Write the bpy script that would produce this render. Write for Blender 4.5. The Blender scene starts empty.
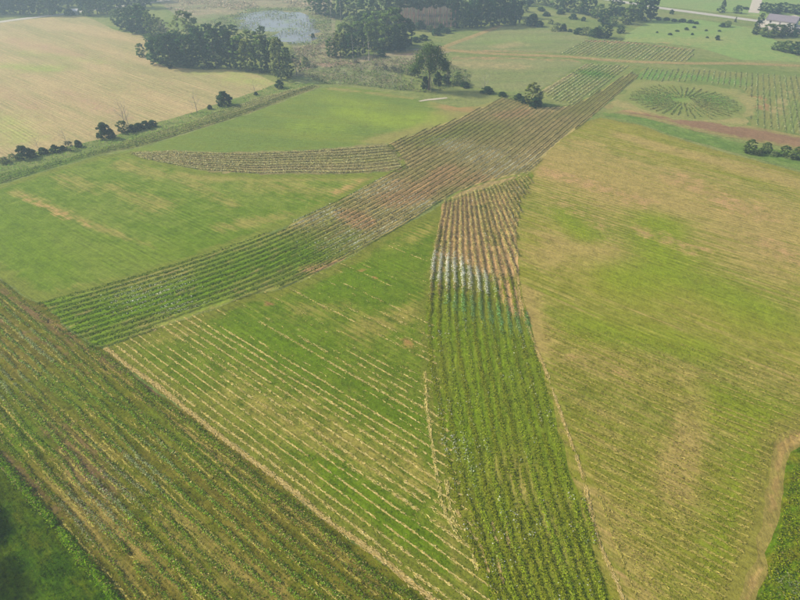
import bpy, math, random
import numpy as np
from mathutils import Vector, geometry as mgeo

# ------------------------------------------------------------------ camera, sky, sun
S = bpy.context.scene
C = S.collection
H = 70.0                       # flying height of the camera, metres
PITCH = math.radians(37.5)     # camera looks this far below the horizon
FPX = 533.0                    # focal length in pixels of an 800 px wide picture
cam_d = bpy.data.cameras.new('camera'); cam = bpy.data.objects.new('camera', cam_d); C.objects.link(cam)
cam.location = (0, 0, H); cam.rotation_euler = (math.pi/2 - PITCH, 0, 0)
cam_d.sensor_width = 36; cam_d.lens = FPX/800*36; cam_d.clip_end = 6000; cam_d.clip_start = 0.5
S.camera = cam
SUN_EL = math.radians(37)
SUN_TO = math.radians(-18)     # compass (ccw from +x) the sunlight travels towards
w = bpy.data.worlds.new('World'); S.world = w; w.use_nodes = True
nt = w.node_tree; sky = nt.nodes.new('ShaderNodeTexSky'); sky.sky_type = 'NISHITA'; sky.sun_disc = False
sky.sun_elevation = SUN_EL; sky.sun_rotation = math.radians(270 - 18); sky.air_density = 1.4; sky.dust_density = 3.5
bg = nt.nodes['Background']; bg.inputs[1].default_value = 0.095; nt.links.new(sky.outputs[0], bg.inputs[0])
ld = bpy.data.lights.new('sun', 'SUN'); ld.energy = 3.8; ld.angle = math.radians(4); ld.color = (1, .90, .69)
sun = bpy.data.objects.new('sun', ld); C.objects.link(sun)
dv = Vector((math.cos(SUN_TO)*math.cos(SUN_EL), math.sin(SUN_TO)*math.cos(SUN_EL), -math.sin(SUN_EL)))
sun.rotation_euler = dv.to_track_quat('-Z', 'Y').to_euler(); sun.location = (-100, 0, 200)
S.view_settings.view_transform = 'Standard'; S.view_settings.look = 'None'
S.view_settings.gamma = 1; S.view_settings.exposure = 0.92
HAZE = 0.00060
K = 0.50                       # seen colour -> base colour

# ------------------------------------------------------------------ helpers
rng = np.random.default_rng(7); random.seed(7)
CP, SP = math.cos(PITCH), math.sin(PITCH)
def gp(u, v):
    """point of the flat ground seen at a place of the photograph (metres)"""
    x = (u-400)/FPX; y = -(v-300)/FPX
    t = H/-(-SP + y*CP)
    return (x*t, (CP + y*SP)*t)
def gpl(pts): return [gp(*p) for p in pts]
def size_at(u, v, px_w, v_top):
    """height and width in metres of an upright thing standing at u, v"""
    X, Y = gp(u, v)
    y = -(v_top-300)/FPX; dy = CP + y*SP; dz = -SP + y*CP
    hgt = H + dz*(Y/dy)
    depth = Y*CP + (H-hgt/2)*SP
    return hgt, px_w*depth/FPX
def lin(r, g, b, k=None):
    k = K if k is None else k
    f = lambda c: ((c/255+.055)/1.055)**2.4 if c > 10 else c/255/12.92
    return (f(r)*k, f(g)*k, f(b)*k)
def vn(x, y, seed=0):
    x = np.asarray(x, float); y = np.asarray(y, float)
    xi = np.floor(x).astype(np.int64); yi = np.floor(y).astype(np.int64); fx = x-xi; fy = y-yi
    def h(a, b):
        n = (a*374761393 + b*668265263 + seed*974711) & 0x7fffffff
        n = ((n ^ (n >> 13))*1274126177) & 0x7fffffff
        return ((n ^ (n >> 16)) & 0xffff)/65535.
    fx = fx*fx*(3-2*fx); fy = fy*fy*(3-2*fy)
    return (h(xi, yi)*(1-fx)+h(xi+1, yi)*fx)*(1-fy) + (h(xi, yi+1)*(1-fx)+h(xi+1, yi+1)*fx)*fy
def inside(px, py, poly):
    px = np.asarray(px); py = np.asarray(py); r = np.zeros(px.shape, bool); n = len(poly)
    for i in range(n):
        x1, y1 = poly[i]; x2, y2 = poly[(i+1) % n]
        c = (y1 > py) != (y2 > py)
        r ^= c & (px < (x2-x1)*(py-y1)/((y2-y1) or 1e-9)+x1)
    return r
def dseg(px, py, pts):
    best = np.full(np.shape(px), 1e9)
    if len(pts) == 1: return np.hypot(px-pts[0][0], py-pts[0][1])
    for a, b in zip(pts, pts[1:]):
        vx, vy = b[0]-a[0], b[1]-a[1]
        t = np.clip(((px-a[0])*vx+(py-a[1])*vy)/(vx*vx+vy*vy+1e-9), 0, 1)
        best = np.minimum(best, np.hypot(px-a[0]-t*vx, py-a[1]-t*vy))
    return best
def resample(pts, step):
    p = np.array(pts, float); q = [p[0]]
    n = len(p)                                   # Catmull-Rom then even steps
    for i in range(n-1):
        p0 = p[max(i-1, 0)]; p1 = p[i]; p2 = p[i+1]; p3 = p[min(i+2, n-1)]
        m = max(2, int(np.hypot(*(p2-p1))/step*1.5)+2)
        for t in np.linspace(0, 1, m)[1:]:
            q.append(.5*((2*p1)+(-p0+p2)*t+(2*p0-5*p1+4*p2-p3)*t*t+(-p0+3*p1-3*p2+p3)*t**3))
    q = np.array(q); L = np.r_[0, np.cumsum(np.hypot(*np.diff(q, axis=0).T))]
    s = np.linspace(0, L[-1], max(2, int(L[-1]/step)+1))
    return np.c_[np.interp(s, L, q[:, 0]), np.interp(s, L, q[:, 1])]
def offset(path, d):
    p = np.array(path); t = np.gradient(p, axis=0); t /= np.hypot(t[:, 0], t[:, 1])[:, None]+1e-9
    return p + np.c_[t[:, 1], -t[:, 0]]*d       # positive = right of travel
def props(o, label=None, cat=None, group=None, kind=None):
    if label: o['label'] = label
    if cat: o['category'] = cat
    if group: o['group'] = group
    if kind: o['kind'] = kind
    return o
def link(name, me, mat=None, parent=None):
    o = bpy.data.objects.new(name, me); C.objects.link(o)
    if mat and me and not me.materials: me.materials.append(mat)
    if parent: o.parent = parent
    return o
def raw_mesh(name, V, nper, F=None, col=None, nrm=None):
    """V: verts (n,3); faces of nper consecutive verts unless F is given; col: per-vert colour"""
    me = bpy.data.meshes.new(name); V = np.asarray(V, np.float32)
    if nrm is not None:                          # leaves: wind each triangle to face its soft normal
        nrm = np.asarray(nrm, float); nrm = nrm/(np.linalg.norm(nrm, axis=1)[:, None]+1e-9); T = V.reshape(-1, 3, 3).copy()
        fl = (np.cross(T[:, 1]-T[:, 0], T[:, 2]-T[:, 0])*nrm).sum(1) < 0
        T[fl] = T[fl][:, ::-1]; V = T.reshape(-1, 3)
    F = np.arange(len(V)).reshape(-1, nper) if F is None else np.asarray(F)
    me.vertices.add(len(V)); me.vertices.foreach_set('co', V.ravel())
    me.loops.add(F.size); me.loops.foreach_set('vertex_index', F.ravel().astype(np.int32))
    me.polygons.add(len(F)); me.polygons.foreach_set('loop_start', (np.arange(len(F))*F.shape[1]).astype(np.int32))
    if col is not None:
        a = me.color_attributes.new('tint', 'FLOAT_COLOR', 'POINT')
        c4 = np.ones((len(V), 4), np.float32); c4[:, :3] = col; a.data.foreach_set('color', c4.ravel())
    me.update(calc_edges=True); me.validate()
    if nrm is not None: me.normals_split_custom_set_from_vertices(np.repeat(nrm, 3, 0).tolist())
    return me
def leaf_tris(P, size, colr, flat=.35):
    """random little leaves (triangles) at P"""
    n = len(P); a = rng.normal(size=(n, 3)); a[:, 2] *= flat; a /= np.linalg.norm(a, axis=1)[:, None]
    b = rng.normal(size=(n, 3)); b[:, 2] *= flat; b -= (a*b).sum(1)[:, None]*a; b /= np.linalg.norm(b, axis=1)[:, None]
    s = np.asarray(size)*rng.uniform(.6, 1.3, n); s = s[:, None]
    V = np.stack([P-a*s*.6, P+a*s*.4+b*s*.4, P+a*s*.45-b*s*.4], 1).reshape(-1, 3)
    return V, np.repeat(colr, 3, 0)

# ------------------------------------------------------------------ materials
def new_mat(name):
    m = bpy.data.materials.new(name); m.use_nodes = True; t = m.node_tree; t.nodes.clear()
    return m, t
class G:
    """tiny node-graph helper"""
    def __init__(s, t): s.t = t
    def n(s, k, **kw):
        x = s.t.nodes.new('ShaderNode'+k)
        for a, b in kw.items(): setattr(x, a, b)
        return x
    def put(s, sock, v):
        if isinstance(v, bpy.types.NodeSocket): s.t.links.new(v, sock)
        else: sock.default_value = v
    def math(s, op, a, b=0, c=None, clamp=False):
        x = s.n('Math', operation=op, use_clamp=clamp); s.put(x.inputs[0], a); s.put(x.inputs[1], b)
        if c is not None: s.put(x.inputs[2], c)
        return x.outputs[0]
    def mix(s, f, a, b, mode='MIX'):
        x = s.n('Mix', data_type='RGBA', blend_type=mode); s.put(x.inputs[0], f)
        for i, v in ((6, a), (7, b)):
            if isinstance(v, tuple): v = (*v[:3], 1)
            s.put(x.inputs[i], v)
        return x.outputs[2]
    def noise(s, vec, scale=1, detail=3, rough=.55):
        x = s.n('TexNoise'); s.put(x.inputs['Vector'], vec); x.inputs['Scale'].default_value = scale
        x.inputs['Detail'].default_value = detail; x.inputs['Roughness'].default_value = rough
        return x.outputs['Fac']
    def ramp(s, v, lo, hi):
        x = s.n('MapRange', interpolation_type='SMOOTHSTEP'); s.put(x.inputs[0], v)
        x.inputs[1].default_value = lo; x.inputs[2].default_value = hi
        return x.outputs[0]
    def attr(s, name): return s.n('Attribute', attribute_name=name).outputs['Fac']
    def rot(s, ang, sx, sy):
        co = s.n('TexCoord').outputs['Object']
        r = s.n('VectorRotate', rotation_type='Z_AXIS'); s.put(r.inputs['Vector'], co); r.inputs['Angle'].default_value = -ang
        m = s.n('VectorMath', operation='MULTIPLY'); s.put(m.inputs[0], r.outputs[0]); m.inputs[1].default_value = (sx, sy, 1)
        return m.outputs[0]
    def finish(s, col, rough=1.0, bump=None, bdist=.1, spec=.02):
        p = s.n('BsdfPrincipled'); s.put(p.inputs['Base Color'], col); p.inputs['Roughness'].default_value = rough
        p.inputs['Specular IOR Level'].default_value = spec
        if bump is not None:
            b = s.n('Bump'); b.inputs['Strength'].default_value = .6; b.inputs['Distance'].default_value = bdist
            s.put(b.inputs['Height'], bump); s.t.links.new(b.outputs[0], p.inputs['Normal'])
        o = s.n('OutputMaterial'); s.t.links.new(p.outputs[0], o.inputs[0]); return p
def field_mat(name, a, b, dry, ang=-38, dryamt=.35, bare=(150, 115, 85), lush=(115, 165, 20), scale=.025, streak=.5,
              fine=.22, stretch=.05, verge=None, lines=.07, per=1.35, dlines=0.):
    m, t = new_mat(name); g = G(t); ang = math.radians(ang)
    pos = g.n('TexCoord').outputs['Object']
    big = g.noise(g.rot(ang, scale*.5, scale*2.4), 1, 4, .6)
    st = g.noise(g.rot(ang, stretch, .8), 1, 3, .6)          # long streaks along the mowing direction
    st2 = g.noise(g.rot(ang, stretch*3, 2.6), 1, 3, .65)
    mid = g.noise(pos, .28, 4, .65)
    fn = g.noise(pos, 2.2, 5, .7)
    col = g.mix(g.ramp(g.math('ADD', big, g.math('MULTIPLY', g.math('SUBTRACT', mid, .5), .5)), .36, .64), lin(*a), lin(*b))
    sy = g.n('SeparateXYZ'); g.put(sy.inputs[0], g.rot(ang, 1, 1)); ph = g.math('MULTIPLY', sy.outputs[1], 2*math.pi/per)
    sn = g.math('SINE', g.math('ADD', ph, g.math('MULTIPLY', g.noise(g.rot(ang, .02, .12), 1, 2), 14)))
    ln = g.math('MULTIPLY', sn, g.ramp(g.noise(g.rot(ang, .012, .05), 1, 2), .38, .62))
    dm = g.math('ADD', g.math('MULTIPLY', st, streak), g.math('MULTIPLY', st2, .35))
    dm = g.math('ADD', dm, g.math('MULTIPLY', mid, .5-streak*.3))
    dm = g.math('ADD', dm, g.math('MULTIPLY', g.attr('dry'), .42))
    dm = g.math('SUBTRACT', dm, g.math('MULTIPLY', g.attr('lush'), .22))
    if dlines: dm = g.math('ADD', dm, g.math('MULTIPLY', ln, dlines))
    top = .5*(streak+.35+.5-streak*.3)
    col = g.mix(g.math('MULTIPLY', g.ramp(dm, top+.20-dryamt*.5, top+.52-dryamt*.5), .85), col, lin(*dry))
    lm = g.math('MULTIPLY', g.attr('lush'), g.ramp(g.math('ADD', st, mid), .55, 1.05))
    col = g.mix(g.math('MULTIPLY', lm, .8), col, lin(*lush))
    bm = g.ramp(g.math('ADD', g.attr('bare'), g.math('MULTIPLY', g.math('SUBTRACT', g.math('ADD', st2, mid), 1), .9)), .3, .75)
    col = g.mix(bm, col, lin(*bare))
    if verge:
        em = g.ramp(g.math('ADD', g.attr('edge'), g.math('MULTIPLY', g.math('SUBTRACT', mid, .5), 1.2)), .35, .8)
        col = g.mix(em, col, lin(*verge))
    clump = g.noise(pos, .85, 4, .7)
    val = g.math('ADD', 1., g.math('MULTIPLY', g.math('SUBTRACT', fn, .5), fine*5.))
    val = g.math('ADD', val, g.math('MULTIPLY', g.math('SUBTRACT', clump, .5), fine*5.))
    val = g.math('ADD', val, g.math('MULTIPLY', g.math('SUBTRACT', mid, .5), fine*3.5))
    val = g.math('ADD', val, g.math('MULTIPLY', g.math('SUBTRACT', st2, .5), fine*4.5))
    val = g.math('ADD', val, g.math('MULTIPLY', ln, lines))
    val = g.math('MAXIMUM', val, .35)
    vm = g.n('VectorMath', operation='SCALE'); g.put(vm.inputs[0], col); g.put(vm.inputs['Scale'], val)
    g.finish(vm.outputs[0], bump=g.math('ADD', g.math('ADD', fn, g.math('MULTIPLY', ln, .25)), g.math('MULTIPLY', clump, 1.2)), bdist=.22)
    return m
def leaf_mat(name, trans=.3):
    m, t = new_mat(name); g = G(t)
    c = g.n('Attribute', attribute_name='tint').outputs['Color']
    oi = g.n('ObjectInfo').outputs['Random']
    hs = g.n('HueSaturation'); hs.inputs['Fac'].default_value = 1; hs.inputs['Saturation'].default_value = 1
    g.put(hs.inputs['Hue'], g.math('ADD', .49, g.math('MULTIPLY', oi, .02)))
    g.put(hs.inputs['Value'], g.math('ADD', .85, g.math('MULTIPLY', oi, .3))); g.put(hs.inputs['Color'], c)
    d = g.n('BsdfDiffuse'); tr = g.n('BsdfTranslucent'); g.put(d.inputs[0], hs.outputs[0]); g.put(tr.inputs[0], hs.outputs[0])
    x = g.n('MixShader'); x.inputs[0].default_value = trans
    t.links.new(d.outputs[0], x.inputs[1]); t.links.new(tr.outputs[0], x.inputs[2])
    o = g.n('OutputMaterial'); t.links.new(x.outputs[0], o.inputs[0]); return m
def plain_mat(name, c1, c2, scale=2., rough=.9, spec=.2, bump=.03):
    m, t = new_mat(name); g = G(t); pos = g.n('TexCoord').outputs['Object']
    f = g.noise(pos, scale, 5, .65)
    g.finish(g.mix(g.ramp(f, .3, .7), lin(*c1), lin(*c2)), rough, f, bump, spec); return m
LEAF = leaf_mat('leaf'); ROWLEAF = leaf_mat('row_leaf', .25)
BARK = plain_mat('bark', (92, 82, 70), (130, 118, 102), 3); PALE = plain_mat('dead_wood', (176, 164, 150), (212, 202, 190), 3)
PINEBARK = plain_mat('pine_bark', (184, 136, 124), (206, 166, 152), 2)

# ------------------------------------------------------------------ ground sheets
ZL = [0.0]
def sheet(name, pts, mat, z, res=3., patches=(), jit=.5, ground=False, step=None, edge_w=4., label=None):
    """one sheet of ground from an outline; patches: (kind, photo points, half width m, strength)"""
    P = pts if ground else gpl(pts)
    b = []
    n = len(P)
    for i in range(n):
        p, q = np.array(P[i]), np.array(P[(i+1) % n]); L = np.hypot(*(q-p))
        far = max(1., np.hypot(*p)/140.)
        m = max(1, int(L/((step or 1.2)*far)))
        for k in range(m): b.append(p+(q-p)*k/m)
    b = np.array(b)
    b += np.c_[vn(b[:, 0]*.45, b[:, 1]*.45, 3)-.5, vn(b[:, 0]*.45, b[:, 1]*.45, 9)-.5]*2*jit \
        + np.c_[vn(b[:, 0]*.08, b[:, 1]*.08, 5)-.5, vn(b[:, 0]*.08, b[:, 1]*.08, 6)-.5]*2*jit
    lo, hi = b.min(0), b.max(0)
    gx, gy = np.meshgrid(np.arange(lo[0], hi[0], res), np.arange(lo[1], hi[1], res))
    gx = gx.ravel()+rng.uniform(-.2, .2, gx.size)*res; gy = gy.ravel()+rng.uniform(-.2, .2, gy.size)*res
    bb = [tuple(p) for p in b]
    ok = inside(gx, gy, bb) & (dseg(gx, gy, bb+[bb[0]]) > res*.4)
    vs = [Vector(p) for p in bb]+[Vector((x, y)) for x, y in zip(gx[ok], gy[ok])]
    v2, e2, f2, *_ = mgeo.delaunay_2d_cdt(vs, [], [list(range(len(bb)))], 1, 1e-4)
    V = np.array([(v.x, v.y, z) for v in v2])
    me = bpy.data.meshes.new(name); me.from_pydata(V.tolist(), [], [list(f) for f in f2])
    if me.polygons and me.polygons[0].normal.z < 0: me.flip_normals()
    at = {k: np.zeros(len(V)) for k in ('dry', 'bare', 'lush')}
    wob = (vn(V[:, 0]*.12, V[:, 1]*.12, 31)-.5)
    for kind, pp, wid, stg in patches:
        d = dseg(V[:, 0], V[:, 1], gpl(pp))*(1+wob*.8)
        at[kind] = np.maximum(at[kind], stg*np.exp(-(d/wid)**2))
    at['edge'] = np.exp(-(dseg(V[:, 0], V[:, 1], bb+[bb[0]])/edge_w)**2)
    for k, a in at.items():
        me.attributes.new(k, 'FLOAT', 'POINT').data.foreach_set('value', a.astype(np.float32))
    o = link(name, me, mat); props(o, label=label, kind='structure')
    return o
def ribbon(path, width, z, hump=.05, step=.5, ragged=.5, seed=0, keep=None, dens=24):
    """places of loose straw stalks along a ground path"""
    p = resample(path, step); L = (len(p)-1)*step; n = int(L*dens); s = rng.uniform(0, L, n); i = np.arange(len(p))*step
    t = np.gradient(p, axis=0); t /= np.hypot(t[:, 0], t[:, 1])[:, None]+1e-9
    x, y, tx, ty = (np.interp(s, i, a) for a in (p[:, 0], p[:, 1], t[:, 0], t[:, 1]))
    m = (vn(s*.8, s*0+seed, 1)*.6+vn(s*3, s*0+seed, 2)*.4 > ragged*.55*rng.uniform(.4, 1.3, n))
    if keep is not None: m &= keep(x, y, s)
    o = rng.normal(0, width*.38, n)+(vn(s*.12, s*0+seed, 4)-.5)*width*.9
    return np.c_[x+ty*o, y-tx*o, z+rng.uniform(0, hump, n), tx, ty][m]
def ribbons(name, lst, cols, parent=None, kind=None, label=None):
    P = np.concatenate(lst); n = len(P); cc = np.repeat(np.minimum(pick(n, *cols)*1.45, .8), 3, 0)
    th = np.arctan2(P[:, 4], P[:, 3])+rng.normal(0, .22, n); a = np.c_[np.cos(th), np.sin(th), rng.normal(0, .03, n)]; b = np.c_[-np.sin(th), np.cos(th), rng.normal(0, .3, n)]
    ln = rng.uniform(.25, .7, n)[:, None]; wd = rng.uniform(.02, .06, n)[:, None]; P = P[:, :3]
    V = np.stack([P-a*ln*.6, P+a*ln*.4+b*wd, P+a*ln*.4-b*wd], 1).reshape(-1, 3)
    nn = np.c_[np.zeros((n, 2)), np.ones(n)]+rng.normal(0, .2, (n, 3))
    return props(link(name, raw_mesh(name, V, 3, None, cc, nn), ROWLEAF, parent), label=label, kind=kind)
def pick(n, cols, wts):
    c = np.array([lin(*x) for x in cols]); i = rng.choice(len(cols), n, p=np.array(wts)/sum(wts)); return c[i]*rng.uniform(.7, 1.25, (n, 1))

# big ground: one sheet to the horizon, rough grass
M_ground = field_mat('rough_grass', (126, 144, 72), (148, 154, 90), (176, 165, 110), -38, .32, streak=.2, stretch=.3, lines=0)
gme = bpy.data.meshes.new('ground'); gme.from_pydata([(-3000, -600, 0), (3000, -600, 0), (3000, 4500, 0), (-3000, 4500, 0)], [], [(0, 1, 2, 3)])
props(link('ground', gme, M_ground), 'rough green grassland running on between and beyond all the fields', kind='structure')

def zz(): ZL[0] += .002; return ZL[0]
M_tan = field_mat('stubble', (202, 180, 132), (172, 166, 112), (214, 188, 140), -40, .5, (188, 154, 126), (172, 188, 96), .02, .7, .2, .012)
tan_field = sheet('stubble_field', [(-90, 34), (0, 23), (30, 19), (62, 15.5), (80, 16), (95, 20), (110, 28), (122, 32), (140, 35), (149, 40), (150, 46), (145, 56),
    (152, 61.5), (165, 66), (200, 69.5), (235, 70), (250, 73), (262, 77), (276, 83), (262, 89), (220, 103.5), (190, 113), (150, 124.5), (110, 137), (60, 148), (30, 153), (0, 161), (-60, 178), (-140, 196)],
    M_tan, zz(), 6, [('lush', [(0, 66), (55, 70)], 5, .9), ('lush', [(0, 118), (25, 140)], 6, .8), ('lush', [(230, 78), (265, 82)], 7, .8), ('lush', [(200, 72), (240, 74)], 5, .8),
    ('bare', [(10, 40), (80, 55)], 9, .5), ('bare', [(60, 90), (130, 120)], 7, .5), ('bare', [(-20, 80), (40, 110)], 6, .5), ('lush', [(20, 52), (100, 62)], 3, .45)],
    label='large tan stubble field in front of the far left wood')
M_g2 = field_mat('young_green', (136, 152, 62), (122, 144, 62), (164, 156, 90), -12, .25, (176, 150, 95), (154, 176, 56), .03, .5, .16, .04, lines=.04)
arc_field = sheet('arc_field', [(112, 153), (150, 145.5), (250, 114), (290, 99), (320, 88), (345, 87), (380, 91), (410, 97), (435, 103), (460, 108), (478, 106), (502, 99), (460, 118), (420, 131.5), (388, 143.5),
    (340, 147), (290, 150), (230, 152), (170, 150), (140, 152)], M_g2, zz(), 2.5,
    [('lush', [(350, 112), (400, 122), (420, 118)], 9, 1), ('lush', [(300, 125), (340, 128)], 6, .7), ('lush', [(330, 100), (370, 105)], 5, .6),
     ('dry', [(470, 108), (440, 118), (425, 130), (395, 141)], 9, 1.4), ('dry', [(450, 106), (490, 104)], 8, 1.3), ('bare', [(450, 108), (470, 110)], 6, .8), ('dry', [(330, 88), (412, 98)], 2, 1), ('dry', [(470, 105), (498, 99)], 6, .8)],
    label='bright green field with a curved edge before the lone tree')
M_g1 = field_mat('mown_green', (112, 140, 30), (132, 150, 56), (170, 160, 86), -35, .26, (190, 160, 100), (118, 146, 24), .03, .55, .2, .05, verge=(132, 144, 54), lines=.05)
G1P = [(-130, 215), (-60, 202), (0, 185.5), (95, 157), (140, 150), (142, 158.5), (200, 170.5), (260, 174.5), (300, 174), (340, 174.5), (385, 172), (400, 171), (404, 166), (376, 182), (340, 201), (296, 223), (262, 234.5),
       (180, 266), (110, 286), (40, 304), (0, 279), (-60, 240), (-130, 215)]
left_field = sheet('mown_field', G1P[:-1], M_g1, zz(), 2.2,
    [('bare', [(22, 196), (48, 208), (70, 217)], 1.8, .62), ('dry', [(15, 192), (100, 228)], 2, .8), ('bare', [(60, 212), (95, 228)], 1.4, .55), ('dry', [(100, 228), (155, 248)], 1.2, .95), ('dry', [(120, 165), (160, 175)], 4, .7), ('dry', [(60, 176), (90, 188)], 4, .6),
     ('dry', [(185, 182), (235, 205)], 2.5, .7), ('dry', [(110, 188), (160, 205)], 5, .65), ('bare', [(340, 192), (382, 175)], 4, .62), ('dry', [(180, 176), (390, 178)], 5, .8), ('dry', [(250, 185), (330, 192)], 6, .6),
     ('lush', [(20, 240), (60, 260)], 9, .8), ('lush', [(0, 215), (30, 230)], 7, .6), ('lush', [(110, 255), (170, 250)], 7, .6), ('dry', [(220, 228), (290, 216)], 3, .7), ('dry', [(60, 290), (110, 280)], 1.5, .6)],
    label='mown green field left of the long diagonal strip of rows')
M_g3 = field_mat('mown_centre', (108, 136, 20), (122, 140, 38), (172, 160, 82), -37.5, .28, (170, 135, 80), (112, 144, 12), .04, .5, .22, .06, verge=(130, 138, 48), lines=.06, per=1.45, dlines=.10)
G3P = [(101, 351), (150, 330), (200, 312.5), (252, 294), (280, 289), (300, 281), (356, 253), (404, 225), (446, 203), (445, 240), (442, 255), (438, 290), (434, 310), (434, 340), (438, 368), (445, 408), (453, 460), (464, 505), (482, 550),
       (500, 600), (514, 650), (505, 665), (470, 628), (400, 574), (300, 499), (200, 421)]
mid_field = sheet('mown_field', G3P, M_g3, zz(), 1.6,
    [('lush', [(330, 290), (395, 262)], 6, .8), ('lush', [(230, 330), (300, 350)], 5, .7), ('dry', [(240, 400), (420, 480)], 7, .62), ('dry', [(300, 310), (340, 305)], 4, .6), ('lush', [(330, 470), (410, 540)], 2.5, .8), ('bare', [(405, 340), (425, 360)], 1.6, .5),
     ('dry', [(360, 330), (420, 310)], 4, .7), ('dry', [(390, 250), (436, 225)], 4, .55), ('dry', [(445, 520), (470, 590)], 1.8, .8), ('dry', [(130, 345), (200, 330)], 2, .6), ('bare', [(353, 268), (382, 281)], .6, .8), ('bare', [(258, 300), (275, 306)], .7, .8)],
    label='green wedge field with bright straw lines in the centre')
M_g4 = field_mat('mown_right', (150, 152, 50), (136, 146, 46), (184, 162, 98), -39, .58, (192, 156, 108), (138, 158, 22), .022, .6, .22, .035, verge=(150, 146, 62), lines=.045, dlines=.05)
right_field = sheet('mown_field', [(599, 117.5), (640, 125), (680, 139.5), (720, 151.5), (760, 162), (800, 172), (880, 194), (990, 228), (1000, 420), (860, 428), (800, 430), (786, 440), (780, 455), (773, 484), (765, 524), (754, 564), (743, 604), (730, 655),
    (600, 660), (590, 600), (575, 545), (560, 505), (550, 462), (540, 418), (525, 378), (512, 332), (505, 310), (500, 276), (500, 230), (506, 199), (520, 178), (535, 152), (575, 125)], M_g4, zz(), 2.4,
    [('bare', [(545, 170), (640, 200)], 8, .52), ('dry', [(560, 160), (640, 190), (760, 230)], 22, .5), ('dry', [(560, 245), (640, 262)], 8, .5), ('bare', [(680, 180), (760, 215)], 8, .5), ('bare', [(560, 200), (600, 225)], 6, .45), ('bare', [(640, 230), (700, 250)], 5, .5), ('lush', [(660, 225), (665, 270), (630, 278)], 7, .95), ('lush', [(570, 215), (585, 235)], 4, .8),
     ('lush', [(690, 280), (760, 310)], 6, .7), ('dry', [(560, 250), (640, 270)], 5, .55), ('dry', [(540, 340), (800, 400)], 8, .25), ('lush', [(590, 330), (700, 350)], 5, .7), ('dry', [(700, 390), (690, 430), (672, 490)], 1.6, .95), ('lush', [(760, 440), (748, 500), (733, 570)], 2.4, .9),
     ('dry', [(525, 290), (540, 345)], 2, .7), ('bare', [(560, 355), (620, 372)], 2, .45), ('dry', [(600, 500), (650, 600)], 3, .35), ('bare', [(596, 520), (630, 600)], 1.3, .6), ('lush', [(720, 400), (780, 420)], 5, .8), ('bare', [(760, 240), (800, 262)], 6, .5), ('dry', [(620, 135), (800, 185)], 4, .6)],
    label='wide olive and straw coloured mown field filling the right side')
M_str = field_mat('strip_soil', (190, 172, 108), (172, 166, 92), (220, 196, 134), 52, .6, (206, 170, 116), (122, 156, 26), .05, .3, .2, .08)
STRIP1 = [(38, 304), (110, 285), (180, 265), (262, 233), (276, 234), (296, 222), (340, 200), (376, 181), (404, 166), (398, 155), (388, 144), (420, 132), (460, 118), (503, 98), (520, 102), (545, 107.5), (572, 106), (600, 91), (630, 72.5),
          (638, 76), (590, 117), (548, 151), (530, 171), (520, 173), (480, 184), (452, 193), (404, 224), (356, 252), (300, 280), (278, 288), (250, 294), (196, 312), (150, 330), (100, 350), (75, 335)]
diag = sheet('planted_strip', STRIP1, M_str, zz(), 2, [('lush', [(38, 304), (103, 350)], 12, 1.2), ('lush', [(100, 315), (200, 288), (280, 255), (300, 255)], 13, 1.3), ('lush', [(320, 262), (350, 240)], 3, .8),
    ('bare', [(350, 215), (365, 222)], 4, .9), ('bare', [(390, 200), (410, 196), (450, 170)], 6, .8), ('bare', [(400, 185), (480, 178)], 7, .6), ('bare', [(500, 115), (520, 112)], 6, .7), ('lush', [(575, 112), (636, 77)], 6, .35), ('bare', [(310, 270), (340, 262)], 3, .7),
    ('dry', [(530, 110), (560, 108)], 3, 1), ('lush', [(430, 140), (490, 125)], 6, .5)], label='long diagonal strip planted in parallel rows')
STRIP2 = [(542, 91), (586, 64), (640, 66), (628, 74), (599, 90.5), (572, 104), (552, 99)]
M_far = field_mat('far_strip_soil', (150, 150, 84), (132, 150, 78), (185, 170, 118), 55, .4, (180, 140, 100), (110, 160, 70), .05, .2, .15, .1)
far2 = sheet('planted_strip', STRIP2, M_far, zz(), 4, [('lush', [(585, 72), (600, 75)], 6, 1), ('dry', [(542, 91), (586, 64)], 2, 1)], label='far continuation of the rows beyond the small bushy tree')
STRIP3 = [(560, 54), (588, 39.5), (620, 41), (660, 46), (697, 50), (686, 62), (640, 60), (600, 57)]
far3 = sheet('planted_strip', STRIP3, M_far, zz(), 4, [('bare', [(590, 41), (640, 43), (690, 50)], 3, .8), ('dry', [(600, 41), (645, 44)], 1.5, 1)], label='farthest block of crop rows above the tan track')
STRIP4 = [(642, 68), (700, 70), (760, 74), (860, 80), (880, 142), (800, 134), (752, 126.5), (750, 118), (756, 103), (742, 88), (700, 81), (660, 80), (636, 80)]
far4 = sheet('planted_strip', STRIP4, M_far, zz(), 4, [('lush', [(640, 76), (690, 76), (735, 82)], 6, .9), ('bare', [(758, 98), (760, 108)], 4, .8), ('dry', [(775, 112), (790, 90)], 1, 1)], label='planted block of near upright rows right of the wheel shaped bed')
M_mid = field_mat('fan_soil', (124, 138, 34), (140, 140, 52), (204, 178, 114), 85, .4, (212, 176, 122), (120, 148, 14), .08, .45, .22, .1)
STRIPM = [(443, 203), (470, 192.5), (500, 183.5), (530, 172.5), (533, 176), (521, 198), (517, 230), (516, 275), (524, 310), (536, 345), (549, 390), (562, 435), (576, 480), (592, 530), (612, 600), (626, 650), (512, 650), (490, 600), (472, 545), (455, 505), (444, 460),
          (436, 410), (428, 365), (425, 310), (430, 280), (434, 254)]
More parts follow.
